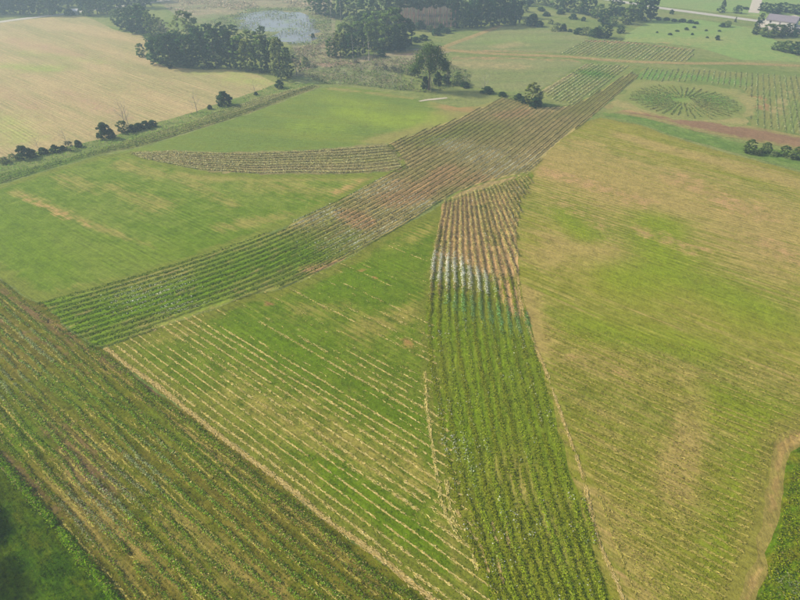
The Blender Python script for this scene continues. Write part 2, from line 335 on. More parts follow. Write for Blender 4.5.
fan = sheet('planted_strip', STRIPM, M_mid, zz(), 1.3, [('bare', [(455, 205), (470, 250), (500, 265)], 9, .9), ('bare', [(500, 200), (510, 260)], 6, .7), ('bare', [(505, 285), (515, 312)], 2.4, .9), ('lush', [(440, 330), (500, 350), (470, 420)], 10, 1.1), ('lush', [(540, 380), (560, 470)], 4, .8), ('lush', [(470, 470), (560, 580)], 6, .4),
    ('lush', [(435, 300), (470, 310)], 4, .8), ('dry', [(500, 460), (560, 560)], 4, .4), ('lush', [(500, 600), (580, 620)], 5, .6)], label='fan shaped planted strip running down the middle to the camera')
M_ll = field_mat('weedy_rows_soil', (112, 122, 24), (128, 120, 44), (168, 148, 82), -37.5, .3, (136, 114, 74), (98, 136, 6), .05, .45, .28, .05, lines=.14, per=2.55, dlines=.12)
STRIPL = [(-130, 213), (-60, 241), (0, 281), (40, 306), (72, 336), (99, 352), (200, 424), (300, 501), (400, 577), (470, 632), (500, 660), (180, 660), (126, 600), (60, 524), (0, 461), (-60, 402), (-130, 350)]
lower = sheet('planted_strip', STRIPL, M_ll, zz(), 1.6, [('bare', [(0, 290), (100, 357), (160, 395)], 1.0, .8), ('bare', [(-20, 310), (60, 350), (90, 375)], .8, .6), ('bare', [(55, 430), (110, 490)], 3.2, .62), ('bare', [(0, 455), (60, 515)], 1.2, .8), ('lush', [(10, 420), (40, 440)], 2.5, .9), ('lush', [(40, 380), (80, 400)], 3, .7),
    ('lush', [(150, 415), (260, 500)], 1.2, .8), ('lush', [(0, 440), (20, 450)], 1.5, .9), ('dry', [(180, 520), (260, 600)], 4, .5), ('dry', [(60, 480), (140, 570)], 3, .5)], label='broad weedy planted strip with rows across the lower left corner')
M_lawn = field_mat('lawn', (66, 100, 0), (86, 104, 4), (106, 104, 20), -37, .12, (110, 100, 50), (56, 94, 0), .06, .3, .4, .12, lines=0)
lawn = sheet('lawn', [(-150, 362), (-60, 404), (0, 463), (60, 526), (124, 600), (176, 660), (60, 720), (-260, 720), (-300, 420)], M_lawn, zz(), 2.2, [('dry', [(0, 500), (60, 570), (90, 600)], 2, .5)], label='dark green lawn in the bottom left corner')
M_weed = field_mat('weedy_ground', (104, 138, 10), (126, 128, 30), (150, 140, 60), 20, .2, (140, 110, 70), (100, 150, 0), .15, .1, .35, .4, lines=0)
weedy = sheet('weedy_ground', [(796, 438), (840, 432), (930, 434), (940, 690), (723, 690), (745, 610), (757, 574), (772, 520), (781, 470)], M_weed, zz(), 2, label='leafy weedy patch in the bottom right corner')
M_track = field_mat('bare_track', (170, 146, 84), (178, 152, 92), (194, 164, 106), 75, .5, (188, 162, 98), (130, 140, 50), .1, .4, .22, .06, verge=(158, 146, 76))
track = sheet('dirt_track', [(781, 434), (800, 430), (860, 426), (900, 424), (905, 440), (840, 438), (806, 444), (791, 452), (788, 470), (779, 515), (764, 572), (752, 608), (733, 680), (718, 680), (740, 600), (751, 560), (762, 520), (770, 478), (776, 450)],
    M_track, zz(), 1.2, [('bare', [(900, 431), (806, 434), (790, 448), (787, 475), (776, 520), (762, 572), (750, 610)], .5, 1.2), ('bare', [(768, 480), (752, 560)], .7, .5)], edge_w=.8, label='tan dirt track curving along the weedy patch at lower right')
# wildflower strips on the left
M_wild = field_mat('wildflower_ground', (156, 152, 94), (138, 146, 74), (168, 158, 112), 24, .4, (150, 122, 100), (112, 148, 50), .06, .3, .25, .1)
WILD1 = [(-130, 206), (-60, 188), (0, 173.5), (60, 160.5), (130, 140.5), (200, 118.5), (260, 98), (300, 88), (318, 84.5), (320, 87), (290, 97.5), (250, 113), (150, 144), (95, 156), (0, 184.5), (-60, 201), (-130, 214)]
wild1 = sheet('wildflower_strip', WILD1, M_wild, zz(), 2.5, [('lush', [(-20, 182), (70, 162)], 9, 1)], label='long wildflower strip along the foot of the stubble field')
WILD2 = [(128, 153), (160, 151.5), (200, 152.5), (240, 153.5), (290, 151.5), (340, 148.5), (385, 145), (396, 152), (402, 164), (400, 170), (370, 172.5), (340, 174), (300, 173), (260, 174), (230, 172), (200, 170), (170, 164), (142, 158)]
M_wild2 = field_mat('wildflower_ground_brown', (158, 148, 96), (140, 144, 74), (178, 160, 112), 8, .45, (162, 130, 98), (120, 140, 60), .06, .3, .25, .1)
wild2 = sheet('wildflower_strip', WILD2, M_wild2, zz(), 2.5, jit=1.6, patches= [('dry', [(230, 172), (400, 168)], 1.5, .8)], label='brownish wildflower wedge between the two green left fields')
M_path = field_mat('field_path', (168, 152, 96), (176, 156, 104), (192, 168, 118), 55, .5, (186, 146, 104), (140, 150, 70), .1, .2, .2, .2, verge=(140, 146, 66))
sheet('field_path', [(387, 143.5), (391, 144.5), (399, 153), (405, 163), (404, 167.5), (400, 172), (385, 173), (399, 166), (396, 155)], M_path, zz(), 1.5, jit=.3, edge_w=.5, label='narrow tan path bending round the end of the brown wedge')
sheet('field_path', [(440, 205), (455, 193), (480, 184), (520, 173), (530, 171.5), (531, 173), (500, 184.5), (470, 194), (446, 204)], M_path, zz(), 1.5, jit=.3, edge_w=.6, label='narrow tan path between the diagonal rows and the fan shaped strip')

# the pale marsh, the pond, banks and far meadows
M_marsh = field_mat('marsh', (172, 158, 126), (144, 146, 104), (194, 172, 142), 10, .5, (190, 160, 136), (132, 150, 90), .05, .2, .38, .4, lines=0)
sheet('marsh', [(150, -6), (330, -8), (335, 20), (335, 45), (345, 60), (400, 50), (440, 46), (452, 52), (400, 66), (396, 90), (350, 84), (320, 83), (300, 84), (292, 78), (300, 60), (290, 45), (240, 30), (180, 20)], M_marsh, zz(), 5,
    [('lush', [(205, 20), (245, 18)], 12, 1.2), ('lush', [(236, 24), (300, 42)], 10, 1), ('lush', [(305, 16), (316, 22), (326, 22)], 8, 1.1), ('lush', [(250, 9), (300, 10)], 8, .9), ('lush', [(300, 80), (395, 88)], 7, 1.2), ('lush', [(320, 70), (390, 72)], 9, .8), ('bare', [(324, 65), (352, 62)], 4, 1), ('bare', [(400, 55), (436, 50)], 5, .7),
     ('lush', [(280, 50), (320, 60)], 6, .5), ('lush', [(160, 12), (190, 8)], 8, .5)], label='pale rough marsh around the pond', edge_w=1)
M_water, t = new_mat('pond_water'); g = G(t)
wn = g.noise(g.rot(0, .5, .12), 1, 3)
wp = g.finish(g.mix(g.ramp(g.noise(g.n('TexCoord').outputs['Object'], .06, 4), .5, .68), lin(140, 140, 150), lin(138, 146, 112)), .12, wn, .02, .5)
wp.inputs['IOR'].default_value = 1.33
POND = [(236, 22), (243, 16.5), (254, 12), (268, 10.5), (285, 11), (297, 12), (305, 15), (310, 22), (315, 32), (317, 39), (312, 43), (300, 43), (292, 41.5), (285, 38), (275, 36), (262, 31), (248, 28), (240, 25.5)]
pond = sheet('pond', POND, M_water, zz(), 6, jit=7, label='pale lavender grey pond with dead stems standing in it')
M_meadow = field_mat('meadow', (152, 156, 100), (132, 146, 84), (180, 164, 116), 5, .42, (186, 152, 110), (142, 164, 84), .03, .3, .28, .15, lines=0)
sheet('meadow', [(440, 66), (455, 56), (520, 58), (575, 60), (583, 63), (541, 90), (528, 96), (505, 95), (480, 88), (450, 76)], M_meadow, zz(), 5, [('lush', [(460, 90), (500, 92)], 5, .6), ('bare', [(445, 58), (520, 58), (580, 61)], 4, .62), ('dry', [(455, 64), (520, 66)], 8, .6)], label='grey green meadow behind the small bushes')
sheet('meadow', [(440, 50), (470, 37.5), (500, 26), (560, 28), (590, 38), (560, 53), (520, 52), (480, 52)], M_meadow, zz(), 5, [('lush', [(490, 42), (540, 38)], 9, .7), ('dry', [(500, 46), (515, 43)], 7, .9), ('bare', [(445, 50), (520, 53), (560, 54)], 5, .7)], label='rough meadow between the pine wood and the crop rows')
M_bright = field_mat('green_crop', (142, 172, 92), (150, 168, 96), (168, 172, 104), 20, .25, (190, 160, 110), (126, 172, 80), .02, .3, .2, .2, lines=.03)
sheet('green_crop', [(640, 4), (700, 10.5), (760, 18), (800, 23), (900, 36), (900, -30), (560, -30)], M_bright, zz(), 12, [('dry', [(700, 10), (800, 20)], 8, .8)], label='bright green crop field beyond the road at top right')
sheet('green_crop', [(624, 42), (626, 34), (655, 18), (700, 20), (750, 28), (775, 40), (800, 58), (860, 66), (800, 62), (740, 60), (700, 48), (660, 43)], M_bright, zz(), 6, [('dry', [(630, 40), (720, 40)], 12, .7), ('dry', [(740, 50), (800, 60)], 8, .5), ('bare', [(665, 43), (705, 46)], 4, .7)], label='bright green pasture in front of the road')
M_ditch = field_mat('ditch_grass', (112, 142, 62), (126, 148, 72), (150, 155, 85), -35, .15, (150, 110, 85), (100, 146, 60), .05, .3, .22, .08)
sheet('ditch_grass', [(601, 112), (640, 117), (680, 128), (720, 138), (760, 148), (800, 152), (900, 170), (900, 198), (800, 170.5), (760, 160), (720, 149.5), (680, 137.5), (640, 123.5), (603, 115.5)], M_ditch, zz(), 3, [('dry', [(660, 121), (720, 135)], 3, .8)], label='lush green ditch strip above the right field')
M_red = field_mat('reddish_soil', (160, 128, 96), (150, 118, 90), (190, 164, 112), -35, .35, (160, 116, 90), (140, 145, 80), .05, .3, .18, .1, verge=(160, 150, 92))
sheet('bare_ground', [(602, 107), (608, 104), (640, 109), (670, 116), (720, 121), (760, 128), (800, 136), (880, 146), (880, 160), (800, 150), (740, 139), (700, 132), (650, 119), (612, 112)], M_red, zz(), 3, [('dry', [(602, 108), (640, 112), (720, 119), (745, 121)], 1.6, 1.2)], label='reddish brown band of bare ground under the wheel shaped bed')
M_circ = field_mat('bed_ground', (158, 160, 94), (146, 154, 84), (178, 166, 108), 30, .3, (180, 150, 104), (116, 158, 66), .05, .2, .16, .3)
CC = gp(683, 101); CR = 22.5
sheet('meadow', [(600, 112), (612, 98), (640, 79), (690, 82), (742, 89), (757, 104), (751, 118), (752, 127), (720, 122), (670, 117), (640, 110)], M_circ, zz(), 4, jit=3., patches=[('dry', [(612, 102), (640, 110), (720, 120), (750, 122)], 4, .9), ('dry', [(745, 95), (750, 115)], 6, .7)], label='pale grassy apron around the wheel shaped bed')
circ = sheet('wheel_bed', [(CC[0]+(CR+1)*math.cos(a), CC[1]+(CR+1)*math.sin(a)) for a in np.linspace(0, 2*math.pi, 48, endpoint=False)], M_circ, zz(), 2.5, [('lush', [(650, 99), (668, 97)], 8, 1.2), ('lush', [(712, 98), (722, 103)], 7, 1.1), ('lush', [(670, 110), (690, 92)], 5, .6)], ground=True, edge_w=3, label='round bed planted in spokes like a wheel')

sheet('pine_litter', [(393, 29), (396, 6), (460, 4), (458, 27), (440, 30)], field_mat('needle_litter', (104, 92, 76), (92, 92, 66), (120, 104, 84), 0, .3, fine=.2, lines=0), zz(), 5, label='pinkish brown needle litter under the pine plantation')
# roads
M_asph = plain_mat('pale_road', (196, 190, 180), (212, 206, 196), .6, .85)
M_gravel = plain_mat('gravel', (208, 196, 178), (222, 212, 198), .5, .95)
def road(name, pts, wid, mat, label, z=None, shoulder=None):
    p = resample(gpl(pts), 4.); t = np.gradient(p, axis=0); t /= np.hypot(t[:, 0], t[:, 1])[:, None]; nr = np.c_[t[:, 1], -t[:, 0]]
    z = z or zz(); V = np.stack([np.c_[p-nr*wid/2, np.full(len(p), z)], np.c_[p, np.full(len(p), z+wid*.012)], np.c_[p+nr*wid/2, np.full(len(p), z)]], 1).reshape(-1, 3)
    i = np.arange(len(p)-1); F = np.concatenate([np.c_[i*3, i*3+1, i*3+4, i*3+3], np.c_[i*3+1, i*3+2, i*3+5, i*3+4]])[:, ::-1]
    return props(link(name, raw_mesh(name, V, 4, F), mat), label, kind='structure')
road('road', [(560, -7), (618, 1.2), (652, 6.8), (700, 13.3), (755, 20.6), (800, 26.8), (900, 41)], 8.5, M_asph, 'pale paved road crossing the top right')
road('road', [(-80, 34), (0, 22), (30, 18), (62, 14.2), (100, 9), (128, 5.4), (152, 2.4), (180, -2)], 6.5, M_asph, 'pale lane running behind the stubble field at top left')
road('lane', [(753.5, 13), (755, 8), (757, 1), (759, -6)], 7, M_gravel, 'short pale gravel lane leading away from the road at top right')
road('field_path', [(395, 53.5), (440, 50.3), (480, 53), (520, 55), (563, 56.5), (620, 61), (686, 63.3), (740, 63.5), (800, 66), (880, 70)], 5., M_path, 'long tan track crossing the meadows to the far right')
road('field_path', [(438, 50), (452, 44), (470, 37.5), (500, 26)], 4.5, M_path, 'tan lane climbing to the pine wood')
sheet('yard', [(757, 20), (764, 19.5), (800, 25), (840, 32), (840, 40), (796, 33), (770, 30), (759, 27)], M_gravel, zz(), 5, label='pale gravel yard by the farmhouse')
sheet('gravel_patch', [(789, 16), (794, 15), (799, 16.5), (798, 18.5), (791, 18)], M_gravel, zz(), 5, label='pale bare gravel patch beyond the farmhouse')
sheet('puddle', [(418, 101), (424, 99.6), (435, 98.4), (446, 97.6), (447.5, 98.4), (440, 99.3), (428, 100.6), (420, 101.7)], M_gravel, zz(), 2, jit=.3, label='narrow puddle coloured white for its reflection at the corner of the curved field')  # pale gravel colour stands in for the reflection on the water

# bright straw lines and wheel tracks
M_straw = ([(226, 206, 142), (204, 182, 112), (180, 164, 84)], [2, 2, 1]); M_straw2 = ([(196, 180, 100), (176, 164, 84), (160, 154, 70)], [2, 2, 1])
def par_lines(base, polypx, spacing, n0, n1, width, thr, seed, z, wfn=None, scl=.05):
    """broken straw lines parallel to a base line, inside an outline"""
    poly = gpl(polypx); out = []
    p, q = np.array(gp(*base[0])), np.array(gp(*base[1])); d = (q-p)/np.hypot(*(q-p)); nr = np.array([-d[1], d[0]])
    for k in range(n0, n1):
        c = p+nr*spacing*(k+random.uniform(-.08, .08)); a, b = c-d*150, c+d*150
        r = random.uniform(-.12, .12)
        def keep(x, y, s, k=k, r=r):
            m = inside(x, y, poly) & (vn(s*scl, s*0+k*7.3, seed)*.6+vn(s*.5, s*0+k*3.1, seed+1)*.4 > thr+r+(wfn(x, y) if wfn else 0)+rng.normal(0, .09, len(x)))
            return m
        out.append(ribbon([a, b], width*random.uniform(.6, 1.5), z, .04, .5, .7, k*3+seed, keep))
    return out
zs = zz()+.02
def g3w(x, y):
    return np.clip((dseg(x, y, gpl([(110, 352), (440, 600)]))-16)/26, -.12, .22) + np.clip((y-75)/60, -.05, .25)
ribbons('straw_rows', par_lines(((148, 380), (300, 498)), G3P, 1.45, 1, 50, .26, .34, 5, zs, g3w), M_straw, mid_field, 'stuff')
def g4w(x, y):
    return np.clip((y-52)/60, -.14, .34)-.22*np.exp(-(dseg(x, y, gpl([(590, 470), (720, 520)]))/8)**2)
GR4 = [(540, 320), (1000, 400), (1000, 420), (860, 427), (775, 440), (764, 480), (752, 525), (735, 570), (722, 600), (700, 650), (660, 650), (630, 590), (608, 525), (590, 470), (560, 400)]
ribbons('straw_rows', par_lines(((579, 457), (676, 503)), GR4, 1.3, -40, 60, .24, .36, 11, zs, g4w), M_straw2, right_field, 'stuff')
def tracks(name, paths, label, mat=M_straw, width=.5, thr=-1, parent=None, kind='structure', rag=.6, dens=24):
    keep = (lambda x, y, s: vn(s*.15, s*0+width*9, 77) > thr+rng.normal(0, .1, len(x))) if thr > 0 else None
    return ribbons(name, [ribbon(gpl(p), width, zs+.01, .04, .4, rag, i*5, keep, dens) for i, p in enumerate(paths)], mat, parent, kind, label)
tracks('wheel_track', [[(104, 349), (148, 380), (300, 498), (400, 575), (470, 629)]], 'bright straw line edging the centre wedge field', width=.55, rag=.25, dens=75)
tracks('wheel_track', [[(424, 372), (428, 415), (433, 455), (437, 480), (444, 508), (452, 526), (464, 541), (474, 558), (477, 570)], [(446, 480), (448, 500), (452, 515), (455, 525)]], 'curving straw wheel track left of the fan shaped strip', width=.4, thr=.2, rag=.6, dens=28)
tracks('wheel_track', [[(517, 278), (523, 312), (533, 342), (546, 372), (561, 415), (577, 462), (588, 498), (598, 540), (612, 575), (624, 605)]], 'straw wheel track along the right edge of the fan shaped strip', width=.42, thr=.15, dens=40)
tracks('wheel_track', [[(597, 494), (605, 515), (615, 540), (628, 575), (636, 600)]], 'faint dashed straw track in the right field', M_straw2, .3, .35)
tracks('wheel_track', [[(0, 284), (60, 330), (100, 367), (140, 398), (170, 420), (268, 500), (330, 552), (385, 600)], [(60, 326), (110, 368), (150, 402), (225, 462), (300, 520), (390, 594)]], 'pair of tan wheel lines between the first weedy rows', M_straw2, .36, .3)
tracks('wheel_track', [[(455, 510), (463, 522), (471, 534)], [(469, 508), (478, 532)], [(491, 522), (496, 543)], [(505, 518), (509, 550)], [(497, 552), (504, 585)], [(480, 545), (488, 572)]], 'short straw lines at the tapered end of the fan rows', M_straw, .3, .15)

# ------------------------------------------------------------------ crop rows
def row_mesh(path, width, hgt, leaf, dens, colf, poly=None, seed=0, gap=.25, freq=.5, reg=0., gain=1.6):
    p = np.asarray(path); L = np.r_[0, np.cumsum(np.hypot(*np.diff(p, axis=0).T))]
    n = int(L[-1]*dens)
    if n < 4: return None
    s = rng.uniform(0, L[-1], n); x = np.interp(s, L, p[:, 0]); y = np.interp(s, L, p[:, 1])
    t = np.gradient(p, axis=0); t /= np.hypot(t[:, 0], t[:, 1])[:, None]+1e-9
    tx = np.interp(s, L, t[:, 0]); ty = np.interp(s, L, t[:, 1])
    cl = .55*vn(s*freq, s*0+seed*5.3, seed)+.45*vn(s*freq*4, s*0+seed*2.1, seed+3)
    m = cl > gap
    cl = cl*(1-reg)+.55*reg
    if poly is not None:
        j = rng.normal(0, 1.1)+rng.normal(0, .7, len(x)); m &= inside(x+tx*j, y+ty*j, poly)
    s, x, y, tx, ty, cl = (a[m] for a in (s, x, y, tx, ty, cl)); n = len(s)
    if n < 3: return None
    o = np.clip(rng.normal(0, .3, n), -.95, .95)*(.8+.5*vn(s*.9, s*0+seed, 23)); o = np.clip(o, -.95, .95)
    wb = (vn(s*.35, s*0+seed*1.7, 29)-.5)*.35*(1-reg); x = x+ty*wb; y = y-tx*wb; wl = width/2*(.55+.9*cl)
    hz = (hgt(x, y) if callable(hgt) else hgt)*(.4+1.1*cl)*np.sqrt(1-o*o)*rng.uniform(.25, 1, n)
    P = np.c_[x+ty*o*wl, y-tx*o*wl, zs+hz]
    col = np.minimum(colf(x, y, n, s)*(gain(x, y)[:, None] if callable(gain) else gain), .52)
    V, cc = leaf_tris(P, leaf, col)
    hh = hgt(x, y) if callable(hgt) else np.full(n, hgt); tl = 1.1*np.clip(hh/.6, .08, 1)
    nn = np.c_[ty*o*tl, -tx*o*tl, np.full(n, .9)]+rng.normal(0, .22, (n, 3))
    return raw_mesh('crop_row', V, 3, None, cc, nn)
def near(x, y, pts, wid): return np.exp(-(dseg(x, y, gpl(pts))/wid)**2)
def blend(n, base, extras):
    """base colours, then extras (mask, colours) replace leaves at random by mask"""
    c = pick(n, *base)
    for m, cs in extras:
        k = rng.uniform(size=n) < m; c[k] = pick(int(k.sum()), *cs)
    return c
GREENS = ([(90, 120, 24), (106, 136, 30), (72, 100, 22), (128, 148, 52)], [3, 3, 2, 1])
OLIVE = ([(104, 112, 54), (86, 98, 46), (126, 126, 72), (150, 136, 88)], [3, 3, 2, 1])
SAGE = ([(132, 140, 98), (112, 124, 78), (152, 156, 120), (84, 108, 52)], [3, 3, 1, 1])
WHITE = ([(206, 210, 188), (176, 188, 158), (110, 132, 80)], [3, 3, 1])
TEAL = ([(106, 146, 78), (128, 162, 100), (84, 124, 56)], [2, 2, 1])
DRY = ([(166, 146, 92), (140, 122, 76), (186, 166, 112)], [2, 2, 1])
MAUVE = ([(128, 104, 100), (142, 122, 108), (104, 96, 70)], [1, 1, 1])
def add_rows(parent, meshes):
    for me in meshes:
        if me: link('crop_row', me, ROWLEAF, parent)
MASTER = resample([(-96, 80), (-77, 89), (-64, 96.5), (-52, 104.5), (-36, 117), (-17, 137.5), (1, 160.5), (18, 184), (43, 221.5), (64, 252.5), (112, 323), (150, 379)], 1.5)
P1, P2 = gpl(STRIP1), gpl(STRIP2)
DOLIVE = ([(84, 96, 42), (68, 82, 36), (104, 108, 56), (124, 112, 70)], [3, 3, 2, 1])
def c_diag(x, y, n, s):
    green = np.maximum(near(x, y, [(38, 304), (103, 350)], 22), np.maximum(near(x, y, [(110, 310), (200, 285), (270, 258), (300, 262)], 16), .0))
    wh = np.maximum.reduce([near(x, y, [(310, 222), (330, 214)], 4), near(x, y, [(370, 192), (385, 188)], 5), near(x, y, [(390, 214), (420, 205)], 5)*.8, near(x, y, [(448, 144), (462, 148)], 5), near(x, y, [(478, 158), (495, 155)], 6), near(x, y, [(500, 172), (530, 160)], 6),
        near(x, y, [(340, 245), (360, 232)], 5)*.7, near(x, y, [(130, 300), (175, 290)], 4)*.55, near(x, y, [(170, 310), (200, 306)], 2)*.6, near(x, y, [(355, 246), (400, 224)], 2.5)])
    wh = wh*(.4+.6*vn(s*.3, s*0, 5))
    dry = .05+.25*vn(x*.08, y*.08, 8)
    return blend(n, DOLIVE, [(dry, DRY), (np.clip(green*1.3, 0, 1), GREENS), (near(x, y, [(372, 184), (340, 202)], 2.2), GREENS), (np.clip((y-195)/45, 0, .75), ([(150, 148, 92), (128, 136, 76), (170, 164, 112)], [1, 1, 1])), (np.clip(wh, 0, .85), ([(255, 255, 240), (226, 236, 206), (130, 150, 96)], [3, 3, 1]))])
add_rows(diag, [row_mesh(offset(MASTER, k*1.82), .62, lambda x, y: .62+.25*np.clip((-22-x)/12, 0, 1), .24, 46, c_diag, P1, k+40, .03, .35, .6, 1.05) for k in range(-9, 19)])
FRAW = ([(190, 186, 140), (164, 168, 112), (130, 144, 84), (206, 202, 164)], [2, 2, 2, 1])
def c_far(x, y, n, s): return blend(n, FRAW, [(near(x, y, [(585, 73), (603, 75)], 6), GREENS)])
add_rows(far2, [row_mesh(offset(MASTER, k*1.82), .8, .35, .4, 12, c_far, P2, k+40, 0, .3, .8) for k in range(-4, 14)])
def straight(p, ang, back=10, fwd=140):
    a = math.radians(ang); d = np.array([math.cos(a), math.sin(a)]); p = np.array(p); return np.array([p-d*back+(d*(back+fwd))*i/60 for i in range(61)])
P3 = gpl(STRIP3); P4 = gpl(STRIP4)
add_rows(far3, [row_mesh(offset(straight(gp(575, 54), 55, 60, 120), k*2.1), .8, .35, .45, 9, c_far, P3, k+90, 0, .3, .8) for k in range(-3, 44)])
def c_far4(x, y, n, s): return blend(n, ([(138, 154, 92), (122, 146, 86), (152, 158, 104)], [1, 1, 1]), [(.3, FRAW)])
add_rows(far4, [row_mesh(offset(straight(gp(640, 80), 62, 80, 160), k*2.3), .8, .2, .4, 10, c_far4, P4, k+150, 0, .3, .7) for k in range(0, 58)])
# spokes of the wheel bed
sp = []
for i in range(46):
    a = i/46*2*math.pi+rng.uniform(-.02, .02); r0 = 3.5+4*(i % 2)+rng.uniform(0, 1.5); r1 = CR-rng.uniform(0, 2)
    sp.append(row_mesh(np.array([(CC[0]+r*math.cos(a), CC[1]+r*math.sin(a)) for r in np.linspace(r0, r1, 12)]), .5, .5, .36, 16, lambda x, y, n, s: blend(n, ([(110, 132, 66), (128, 144, 78), (146, 152, 96)], [2, 2, 1]), [(.2, DRY)]), None, i, .15, .4))
add_rows(circ, sp)
# fan strip
FG0 = resample(gpl([(446, 199), (435, 254), (430, 310), (432, 360), (440, 410), (448, 460), (459, 505), (475, 550), (497, 600), (515, 640)]), 1.)
FG1 = resample(gpl([(486, 188), (500, 228), (514, 268), (522, 300), (531, 340), (545, 400), (558, 450), (572, 500), (588, 550), (603, 600), (618, 640)]), 1.)
def lerp_guides(t, n=160):
    q = []
    for gd in (FG0, FG1):
        L = np.r_[0, np.cumsum(np.hypot(*np.diff(gd, axis=0).T))]; s = np.linspace(0, L[-1], n); q.append(np.c_[np.interp(s, L, gd[:, 0]), np.interp(s, L, gd[:, 1])])
    return q[0]*(1-t)+q[1]*t
PM = gpl(STRIPM)
def c_fan(x, y, n, s):
    top = np.clip((y-92)/6-((x-8)*.35-2)/6, 0, 1)
    wh = near(x, y, [(437, 258), (447, 276)], 3)+near(x, y, [(452, 264), (474, 280)], 3.2)+near(x, y, [(478, 276), (487, 292)], 1.5)
    wh = np.clip(wh*1.4*(.4+.8*vn(s*.4, s*0, 3)), 0, .95)
    teal = np.clip(1.4*near(x, y, [(463, 302), (515, 322)], 3.4), 0, .9)*(x > 10)
    fl = .10*np.clip(vn(x*.5, y*.5, 12)*2.6-1.4, 0, 1)+.5*near(x, y, [(448, 440), (450, 452)], 1.6)*vn(s*1.7, s*0, 9)+.3*near(x, y, [(462, 440), (470, 470)], 1.5)*vn(s*1.7, s*0, 4)
    return blend(n, ([(124, 138, 24), (134, 146, 36), (110, 128, 22), (144, 148, 56)], [3, 3, 2, 1]), [(top, OLIVE), (top*.6, DRY), (teal, TEAL), (wh, WHITE), (fl, WHITE)])
fm = []
for k in range(0, 25):
    t = k/11.; wd = .95; path = lerp_guides(t)
    fm.append(row_mesh(path, 1.55, lambda x, y: .06+.5*np.clip((y-82)/14, 0, 1)+.2*np.clip((50-y)/12, 0, 1), .22, 64, c_fan, PM, k+200, .14, .4, .25, lambda x, y: 1.75+.6*np.clip((y-95)/10, 0, 1)))
add_rows(fan, fm)
# weedy rows at lower left
PL = gpl(STRIPL)
def c_low(x, y, n, s):
    sage = np.clip(1.2*np.maximum.reduce([near(x, y, [(20, 430), (60, 470), (110, 520)], 5), near(x, y, [(90, 420), (150, 480)], 4)*.8, near(x, y, [(-20, 370), (30, 400)], 5)*.7, near(x, y, [(10, 320), (50, 360)], 1.6)]), 0, .9)*np.clip(vn(s*.25, s*0, 17)*1.8-.2, 0, 1)
    mv = near(x, y, [(50, 430), (100, 490)], 4)*.35
    dry = .18*vn(x*.2, y*.2, 44)
    return blend(n, GREENS, [(.3*vn(s*.12, s*0+3, 5)+.1, OLIVE), (dry, DRY), (sage, SAGE), (mv*sage, MAUVE)])
e0 = np.array(gp(210, 441)); e1 = np.array(gp(62, 528)); dirl = math.radians(-37.4); dl = np.array([math.cos(dirl), math.sin(dirl)]); nl = np.array([dl[1], -dl[0]])
span = float((e1-e0) @ nl)
NR = 13
for k in range(NR):
    o = e0+nl*span*(k+rng.uniform(-.1, .1))/NR
    path = np.array([o+dl*s for s in np.linspace(-110, 60, 150)])
    wv = (vn(np.arange(150)*.12, np.zeros(150)+k*3, 61)-.5)*.7
    path += nl*wv[:, None]
    big = k in (0, 2, 9, 11)
    add_rows(lower, [row_mesh(path, (2.0 if k == 0 else 1.5) if big else 1.15, .7 if big else .5, .19, (90 if k == 0 else 60) if big else 48, c_low, PL, k+300, .22 if k else .1, .22, 0., 2.)])
lowl = []
for k in range(2*NR):
    o = e0+nl*span*(k/2+.32+rng.uniform(-.1, .1))/NR; r = float(rng.uniform(.5, .72))
    lowl.append(ribbon([o-dl*110, o+dl*60], .22, zs, .03, .5, .7, k, lambda x, y, s, k=k, r=r: inside(x, y, PL) & (vn(s*.07, s*0+k*5, 71)*.7+vn(s*.6, s*0+k*2, 72)*.3 > r+rng.normal(0, .07, len(x)))))
ribbons('straw_rows', lowl, M_straw2, lower, 'stuff')
# loose leafy cover: weeds, flowers
def scatter(name, polypx, n, leaf, hgt, colf, parent=None, label=None, mask=None, flat=.35, clump=.5, thr=.35):
    poly = gpl(polypx); a = np.array(poly); lo, hi = a.min(0), a.max(0)
    x = rng.uniform(lo[0], hi[0], n); y = rng.uniform(lo[1], hi[1], n)
    c = .6*vn(x*clump, y*clump, 51)+.4*vn(x*clump*3.1, y*clump*3.1, 52)
    m = inside(x, y, poly) & (c > thr+rng.uniform(-.12, .12, n))
    if mask is not None: m &= rng.uniform(size=n) < mask(x, y)
    x, y, c = x[m], y[m], c[m]; k = len(x)
    P = np.c_[x, y, zs+hgt*(c*1.3)*rng.uniform(.1, 1, k)]
    V, cc = leaf_tris(P, leaf, colf(x, y, k, x+y)*1.5, flat)
    nn = np.c_[np.zeros((k, 2)), np.ones(k)]+rng.normal(0, .35, (k, 3))
    return props(link(name, raw_mesh(name, V, 3, None, cc, nn), ROWLEAF, parent), label, kind='stuff')
scatter('weeds', STRIPL, 130000, .2, .34, lambda x, y, n, s: blend(n, ([(112, 130, 30), (126, 130, 46), (92, 124, 20), (140, 124, 66)], [2, 2, 3, .6]), [(.2*near(x, y, [(50, 430), (110, 500)], 6), MAUVE)]), lower, None, lambda x, y: np.clip(1.6-np.hypot(x, y)/75, .15, 1), thr=.45)
scatter('weeds', [(806, 446), (840, 440), (930, 442), (940, 690), (735, 690), (754, 611), (766, 575), (781, 521), (790, 472)], 80000, .2, .35, lambda x, y, n, s: blend(n, ([(128, 146, 12), (142, 152, 28), (108, 128, 12), (152, 146, 56)], [3, 3, 2, 1]), [(.1, OLIVE), (.9*near(x, y, [(788, 585), (795, 590)], 1.4), SAGE)]), weedy, None, thr=.3, clump=.7)
